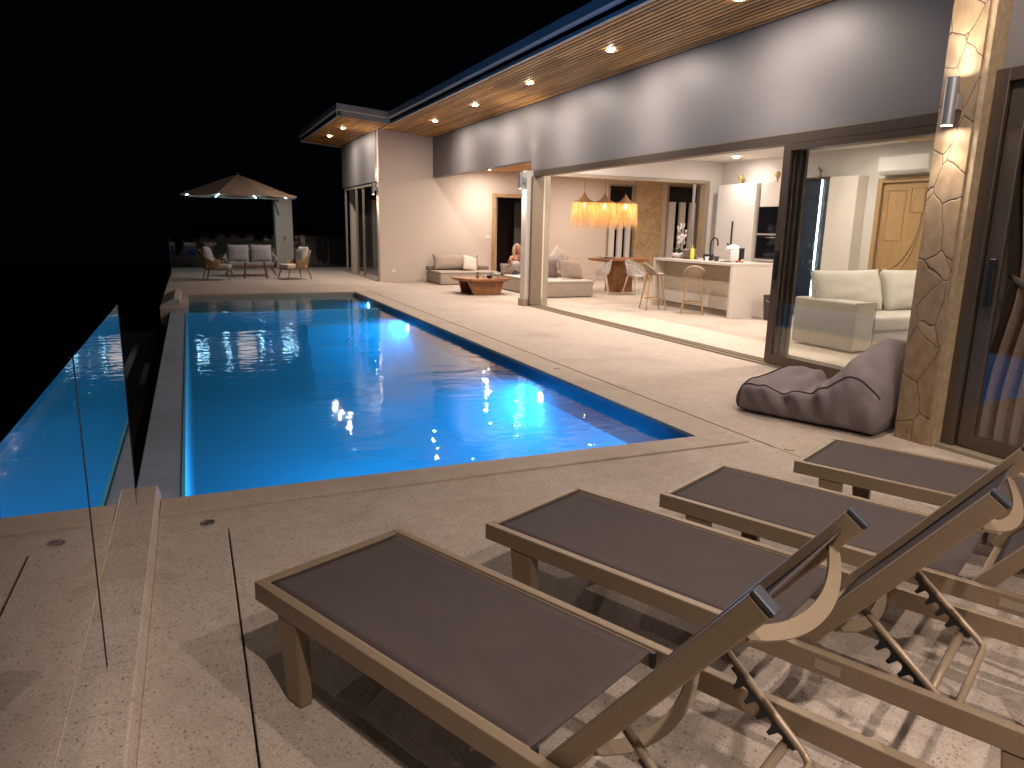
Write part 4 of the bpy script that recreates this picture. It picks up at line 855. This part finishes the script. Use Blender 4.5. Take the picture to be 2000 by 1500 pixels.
b = MB(); pts = [(10.755, 8.92 - .0, .9 + 0)] ; b.tube([(10.757, 8.80 - .62 * math.sin(a), .95 + .95 * (1 - math.cos(a))) for a in [R(k * 6) for k in range(0, 16)]], .016, 8)
b.tube([(10.757, 8.86 - .70 * math.sin(a), .75 + 1.12 * (1 - math.cos(a))) for a in [R(k * 6) for k in range(0, 15)]], .012, 8)
for (y0, y1, z0, z1) in ((8.5, 8.82, 1.45, 2.25), (8.62, 8.84, .2, .8), (8.15, 8.4, 1.9, 2.28)): b.tube([(10.757, y0, z0), (10.757, y1, z0), (10.757, y1, z1), (10.757, y0, z1), (10.757, y0, z0)], .011, 6)
b.build('moulding', 'oak', dl)
AC = thing('air_conditioner', 'white wall mounted air conditioner above the timber door', 'air conditioner')
b = MB(); b.prism([(10.738, 8.0, 2.50), (10.60, 8.0, 2.50), (10.54, 8.0, 2.56), (10.53, 8.0, 2.78), (10.58, 8.0, 2.80), (10.738, 8.0, 2.80)], (0, .92, 0)); bmesh.ops.bevel(b.b, geom=list(b.b.edges), offset=.008, segments=2, affect='EDGES'); b.build('housing', 'white', AC)
b = MB(); b.box(10.545, 10.60, 8.05, 8.87, 2.492, 2.503); b.build('air_slot', 'shell', AC)
for (y, z, l) in ((12.3, 2.62, 'small gold ornament on top of the tall white cabinet'), (11.25, 2.62, 'round gold ornament above the ovens')):
    t = thing('ornament', l, 'ornament', (10.6, y, 2.502)); b = MB(); b.lathe([(.05, 0), (.05, .01), (.01, .03), (.03, .08), (.06, .13), (.045, .18), (.0, .21)], seg=18); b.build('figure', 'gold', t, True)
t = thing('ornament', 'dark bird like ornament on top of the display cabinet', 'ornament', (10.62, 10.2, 2.532)); b = MB(); b.lathe([(.05, 0), (.05, .01), (.012, .04), (.012, .09)], seg=14); b.ell((0, 0, .12), (.04, .03, .03)); b.ell((0, .05, .17), (.02, .03, .02)); b.tube([(0, .03, .13), (0, .05, .17)], .012, 8); b.build('figure', 'kettle', t, True)
# ceiling fan blade seen through right glass
CF = thing('ceiling_fan', 'slim timber ceiling fan seen through the right hand glass', 'ceiling fan', (8.9, 6.6, 2.78))
b = MB(); b.lathe([(.05, .22), (.05, .16), (.02, .15), (.02, .05), (.09, .04), (.09, -.02), (.0, -.03)], seg=20); b.build('motor', 'white', CF, True)
for k in range(3):
    b = MB(); b.box(.08, .66, -.06, .06, -.004, .004, .002, 1, Matrix.Rotation(R(120 * k + 75), 4, 'Z') @ Matrix.Rotation(R(8), 4, 'X')); b.build('blade', 'oak', CF)
# items on the island
FA = thing('kitchen_tap', 'tall black swan neck tap on the island', 'tap', (9.35, 11.55, .981)); b = MB(); b.tube([(0, 0, 0), (0, 0, .30), (.0, -.01, .36), (0, -.05, .41), (0, -.11, .43), (0, -.17, .41), (0, -.205, .36), (0, -.21, .28)], .016, 12); b.build('spout', 'plastic', FA, True)
b = MB(); b.tube([(0, 0, .08), (.0, -.11, .09)], .009, 8); b.lathe([(.03, 0), (.03, .02), (.0, .02)]); b.build('lever', 'plastic', FA)
CM = thing('coffee_machine', 'small white capsule coffee machine on the island', 'coffee machine', (9.25, 10.75, .981), 200)
b = MB(); b.box(-.06, .07, -.05, .13, 0, .22, .03, 3); b.ell((0, -.02, .24), (.075, .14, .08)); b.build('body', 'white', CM, 'auto')
b = MB(); b.box(-.05, .05, .135, .19, .01, .26, .015, 2); b.build('tank', 'plastic', CM); b = MB(); b.box(-.05, .05, -.17, -.052, .0, .02, .005); b.box(-.012, .012, -.09, -.06, .14, .18); b.tube([(-.03, -.13, .29), (.03, -.13, .33)], .016, 8); b.build('drip_tray', 'plastic', CM)
TO = thing('toaster', 'steel toaster behind the yellow bottle on the island', 'toaster', (9.25, 12.05, .981)); b = MB(); b.box(-.09, .09, -.13, .13, .015, .20, .035, 3); b.build('body', 'kettle', TO, 'auto'); b = MB(); b.box(-.02, .02, -.10, .10, .199, .203); b.box(-.1, .1, -.14, .14, 0, .014); b.build('slot', 'plastic', TO)
YB = thing('soap_bottle', 'bright yellow squeeze bottle on the island', 'bottle', (9.1, 11.78, .981)); b = MB(); b.lathe([(.035, 0), (.04, .02), (.04, .17), (.015, .22), (.0, .22)], seg=20); b.build('bottle_body', 'yellow', YB, True); b = MB(); b.lathe([(.012, .221), (.012, .27), (0, .275)], seg=12); b.build('cap', 'yellow', YB)
b = MB(); b.box(9.10, 9.24, 11.30, 11.44, .981, 1.10, .008); tag(b.build('caddy', 'plastic'), 'square black caddy beside the tap', 'caddy')
small('mug', 'round dark mug right of the tap', 'mug', [(.035, 0), (.05, .04), (.05, .09), (.045, .09), (.04, .01), (0, .01)], (9.1, 11.05, .981), 'bin')
small('cup', 'white cup between tap and dark mug', 'cup', [(.03, 0), (.042, .08), (.038, .08), (.028, .008), (0, .008)], (9.0, 11.2, .981), 'white'); small('saucer', 'thin grey tray under the coffee machine edge', 'tray', [(.1, 0), (.12, .012), (.11, .014), (0, .006)], (9.05, 10.72, .981), 'kettle')
for k, (x, y, r, mt, l) in enumerate(((9.2, 10.45, .035, 'gold', 'yellow brown fruit right of the coffee machine'), (9.12, 10.5, .025, 'red', 'small red fruit right of the coffee machine'))):
    b = MB(); b.ell((0, 0, r * .9), (r, r, r * .9)); o = b.build('fruit', mt, None, True); o.location = (x, y, .981); tag(o, l, 'fruit')
OR = thing('orchid', 'white orchid in a shallow white bowl at the island end', 'orchid', (9.25, 12.4, .981)); b = MB(); b.lathe([(.08, 0), (.14, .05), (.15, .10), (.142, .10), (.12, .06), (0, .05)], seg=28); b.build('pot', 'white', OR, True)
b = MB()
for k in range(8):
    a = k * .8; l_ = .17; b.tube([(0, 0, .08), (.07 * math.cos(a), .07 * math.sin(a), .17), (l_ * math.cos(a), l_ * math.sin(a), .15 + .03 * (k % 3))], [.012, .034, .004], 8, flat=(1, .2))
b.build('leaves', 'leaf', OR, True)
b = MB(); b.tube([(0, 0, .08), (.01, .0, .4), (0, -.03, .62), (-.02, -.10, .70)], .004, 6); b.tube([(0.02, 0, .08), (.03, .02, .35), (.05, .05, .55), (.03, .0, .62)], .004, 6); b.build('stem', 'leaf', OR)
b = MB(); rnd = random.Random(4)
for k in range(34):
    c = Vector((rnd.uniform(-.07, .08), rnd.uniform(-.10, .07), rnd.uniform(.30, .70)))
    for q_ in range(5):
        a = q_ * 1.257 + k; b.ell(c + Vector((0.0, math.cos(a), math.sin(a))) * .018, (.006, .017, .017), 6, 4)
b.build('blossom', 'petal', OR, True)
# bin
BN = thing('waste_bin', 'charcoal waste bin beside the island end', 'waste bin', (9.42, 9.85, 0)); b = MB(); b.lathe([(.115, 0), (.15, .42), (.157, .44), (.145, .44), (.11, .01), (0, .01)], seg=28, cap=False); b.build('bucket', 'bin', BN, 'auto'); b = MB(); b.tube([(-.15, -.02, .36), (-.14, -.09, .33), (-.08, -.135, .33), (0.0, -.15, .36)], .004, 6); b.build('handle', 'white', BN)
# bar stools
def stool(x, y, rz, label):
    t = thing('bar_stool', label, 'bar stool', (x, y, 0), rz, 'bar stools at the kitchen island')
    b = MB(); o = b.b; G = []; n, m_ = 14, 20
    for i in range(n + 1):
        row = []
        for j in range(m_):
            a = 2 * math.pi * j / m_; u = i / n; r = .205 * u; y_ = math.sin(a) * r * .92; x_ = math.cos(a) * r
            back = max(0, -math.sin(a)) ** .8; z = .70 + .015 * u ** 2 + .20 * back * max(0, u - .55) ** 1.2 / .45 ** 1.2
            row.append(o.verts.new((x_, y_ - .03 * back * u, z)))
        G.append(row)
    for i in range(1, n):
        for j in range(m_): o.faces.new((G[i][j], G[i][(j + 1) % m_], G[i + 1][(j + 1) % m_], G[i + 1][j]))
    for v in G[0][1:]: o.verts.remove(v)
    for j in range(m_): o.faces.new((G[0][0], G[1][j], G[1][(j + 1) % m_]))
    bmesh.ops.recalc_face_normals(o, faces=o.faces); r_ = bmesh.ops.extrude_face_region(o, geom=list(o.faces)); bmesh.ops.translate(o, vec=(0, 0, -.03), verts=[e for e in r_['geom'] if isinstance(e, bmesh.types.BMVert)])
    b.build('seat', 'shell', t, True)
    for sx, sy in ((1, 1), (1, -1), (-1, 1), (-1, -1)):
        b = MB(); b.tube([(.11 * sx, .11 * sy, .68), (.20 * sx, .20 * sy, 0)], [.019, .014], 10); b.build('leg', 'oak', t)
    b = MB(); b.tube([(.175 * math.cos(a), .175 * math.sin(a), .22) for a in [R(k * 15) for k in range(25)]], .010, 8); b.build('foot_ring', 'oak', t, True)
    return t
stool(8.28, 11.85, -105, 'left bar stool, seen from its side at the island'); stool(8.62, 11.05, -38, 'right bar stool, its back toward the terrace')
# interior sofa seen through the right hand glass
IS = thing('ivory_sofa', 'deep ivory sofa with broad arm behind the right hand glass', 'sofa', (7.78, 6.65, 0))
b = MB(); b.box(0, .36, 0, 1.05, .03, .66, .035, 4); b.build('arm', 'sofa_w', IS, 'auto')
b = MB(); b.box(.362, 2.7, 0.05, .95, .03, .28, .02, 3); b.build('base', 'sofa_w', IS, 'auto'); b = MB(); b.box(.364, 2.7, 0.0, .72, .281, .46, .045, 4); b.build('seat_cushion', 'sofa_w', IS, 'auto')
b = MB(); b.box(.364, 2.7, .96, 1.12, .03, .70, .03, 3); b.build('back_frame', 'sofa_w', IS, 'auto')
for k, (x0, sd) in enumerate(((.02, 21), (1.36, 23))):
    p = pillow_mb(1.38, .62, .32, seed=sd, crease=.03); o = p.build('back_cushion', 'sofa_w', IS, True); o.location = (x0 + .68, .78, .74); o.rotation_euler = (R(74), 0, R(2))
b = MB(); b.tube([(0, 0, .655), (.36, 0, .655), (.36, 1.05, .655)], .006, 6); b.tube([(.36, -.001, .06), (.36, -.001, .655)], .006, 6); b.build('piping', 'cush', IS)

# ------------------------------------------------------------------ far terrace seating
def armchair(x, y, rz, label, width=.72, two=False, mat='rope', cm='grey_f', grp='woven rope lounge chairs'):
    t = thing('love_seat' if two else 'armchair', label, 'love seat' if two else 'armchair', (x, y, 0), rz, None if two else grp)
    W2 = width / 2; b = MB(); o = b.b; G = []; n, m_ = 26, 6
    for i in range(n + 1):
        a = R(-25 + 230 * i / n); ca, sa = math.cos(a), math.sin(a); back = max(0, sa) ** 1.3
        row = []
        for j in range(m_ + 1):
            v = j / m_; h = .30 + (.20 + .30 * back) * v; k = .86 + .14 * v; ex = math.copysign(abs(ca) ** .7, ca)
            row.append(o.verts.new((ex * W2 * k, sa * .36 * k + .06 * back * v, h)))
        G.append(row)
    for i in range(n):
        for j in range(m_): o.faces.new((G[i][j], G[i + 1][j], G[i + 1][j + 1], G[i][j + 1]))
    r_ = bmesh.ops.extrude_face_region(o, geom=list(o.faces)); bmesh.ops.scale(o, vec=(.95, .95, 1), verts=[e for e in r_['geom'] if isinstance(e, bmesh.types.BMVert)])
    b.build('woven_shell', mat, t, True)
    b = MB(); b.box(-W2 * .82, W2 * .82, -.36, .26, .27, .30, .01); b.build('seat_frame', 'teak', t)
    xs = [0] if not two else [-W2 * .42, W2 * .42]; cw = W2 * (1.5 if not two else .80)
    b = MB(); b.box(-W2 * .80, W2 * .80, -.36, .22, .301, .41, .045, 4); b.build('seat_cushion', cm, t, 'auto')
    for xx in xs:
        p = pillow_mb(cw, .50, .22, seed=xx + 2); o = p.build('back_cushion', cm, t, True); o.location = (xx, .20, .64); o.rotation_euler = (R(76), 0, 0)
    for sx in (-1, 1):
        for sy in (-1, 1):
            b = MB(); b.tube([(sx * W2 * .74, sy * .27 - .03, .28), (sx * W2 * .92, sy * .34 - .03, 0)], [.02, .013], 8); b.build('leg', 'teak', t)
    return t
armchair(.62, 20.9, 78, 'rope armchair at the left of the far seating group'); armchair(2.66, 20.95, -72, 'rope armchair at the right of the far seating group', cm='cush_l')
armchair(1.58, 22.3, 180 + 180, 'two seat grey cushioned sofa under the parasol', 1.5, True, 'rope_g')
OT2 = thing('side_table', 'low glass topped teak table between the far armchairs', 'table', (1.62, 21.2, 0)); b = MB(); b.box(-.5, .5, -.28, .28, .44, .452, .004, 1); b.build('table_top', 'clearglass', OT2)
for sx in (-1, 1):
    for sy in (-1, 1): b = MB(); b.tube([(sx * .24, sy * .15, .44), (sx * .30, sy * .22, 0)], [.022, .018], 8); b.build('leg', 'teak', OT2)
b = MB(); b.tube([(-.28, 0, .12), (.28, 0, .12)], .012, 8); b.build('stretcher', 'teak', OT2)
# pillar and parasol
PI = thing('pillar', 'square white rendered pillar behind the far seating', 'pillar', (3.04, 26.8, 0)); b = MB(); b.box(-.29, .29, -.29, .29, 0, 2.40, .008); b.build('shaft', 'wall', PI); b = MB(); b.box(-.03, .03, -.30, -.291, .95, 1.05, .002, 1); b.tube([(0, -.295, .95), (-.05, -.30, .8)], .006, 6); b.build('outlet', 'cush_d', PI)
UM = thing('parasol', 'taupe cantilever parasol with lit ribs over the far seating', 'parasol', (1.5, 24.5, 0))
b = MB(); o = b.b; n = 8; ap = o.verts.new((0, 0, 2.95)); rings = []
for ri, (rr, zz) in enumerate(((.45, 2.80), (.95, 2.60), (1.42, 2.42), (1.74, 2.33))):
    ring = []
    for k in range(n * 4):
        a = 2 * math.pi * k / (n * 4) + R(22.5); f = (k % 4) / 4; sag = math.sin(math.pi * f); poly = math.cos(math.pi / n) / math.cos((f - .5) * 2 * math.pi / n)
        ring.append(o.verts.new((rr * poly * 1.03 * math.cos(a), rr * poly * 1.03 * math.sin(a), zz - .018 * sag * rr)))
    rings.append(ring)
vl = [o.verts.new(v.co + Vector((0, 0, -.03))) for v in rings[-1]]
N_ = n * 4
for k in range(N_):
    o.faces.new((ap, rings[0][k], rings[0][(k + 1) % N_]))
    for q_ in range(3): o.faces.new((rings[q_][k], rings[q_][(k + 1) % N_], rings[q_ + 1][(k + 1) % N_], rings[q_ + 1][k]))
    o.faces.new((rings[-1][k], rings[-1][(k + 1) % N_], vl[(k + 1) % N_], vl[k]))
b.build('canopy', 'canopy', UM)
for k in range(8):
    a = R(22.5 + 45 * k); b = MB(); b.tube([(.05 * math.cos(a), .05 * math.sin(a), 2.88), (1.74 * math.cos(a), 1.74 * math.sin(a), 2.29)], .012, 6); rb = b.build('rib', 'alu', UM)
    b = MB(); b.tube([(1.25 * math.cos(a), 1.25 * math.sin(a), 2.435), (1.62 * math.cos(a), 1.62 * math.sin(a), 2.31)], .013, 6); b.build('light_strip', 'led', rb)
point('glow', UM, (0, 0, 2.25), 2, (1, .85, .7), .3)
b = MB(); b.tube([(1.38, 2.08, 2.2), (1.36, 1.9, 2.3), (1.1, 1.5, 2.33), (.4, .5, 2.62), (0, 0, 2.86)], .03, 8); b.build('arm', 'alu', UM, True); b = MB(); b.tube([(1.38, 2.0, 1.8), (1.2, 1.6, 2.32)], .02, 8); b.build('brace', 'alu', UM)
b = MB(); b.ell((0, 0, 2.97), (.05, .05, .05)); b.build('finial', 'alu', UM, True)

# ------------------------------------------------------------------ floor fittings
for (x, y, l) in ((-.01, 3.79, 'small round floor light near the lower left corner of the pool'), (3.86, 3.72, 'small round floor light at the end of the drain slot'), (3.62, 6.9, 'round cover plate in the coping beside the pool')):
    b = MB(); b.lathe([(0, .004), (.022, .004), (.024, .006), (.034, .006), (.036, .0)], seg=24, cap=False); o = b.build('floor_light', 'kettle' if y > 3.75 and x < 1 else 'alu_p', None, 'auto'); o.location = (x, y, .014 if x > 3.4 and y > 4 else 0.001); tag(o, l, 'floor light', 'round fittings set in the terrace')
# neighbour house beyond the railing
NH = thing('neighbour_house', 'faint low house in the dark beyond the far railing', 'house', (3.5, 44, -2.4)); b = MB(); b.box(-3.2, 5, 0, 5, 0, 2.9); b.build('wall', 'pale_neigh', NH); b = MB(); b.prism([(-3.6, -.5, 2.9), (5.4, -.5, 2.9), (5.4, 2.5, 3.7), (-3.6, 2.5, 3.7)], (0, 0, .12)); b.build('roof', 'cush_d', NH); b = MB(); b.box(.5, 1.5, -.03, 0, .6, 2.1); b.build('window', 'oven', NH)
point('house_fill', NH, (-1, -2, 1.5), 1.5, (1, .85, .6), .1)  # added lamp without a fitting, keeps the house faintly visible
print('objects', len(bpy.data.objects))
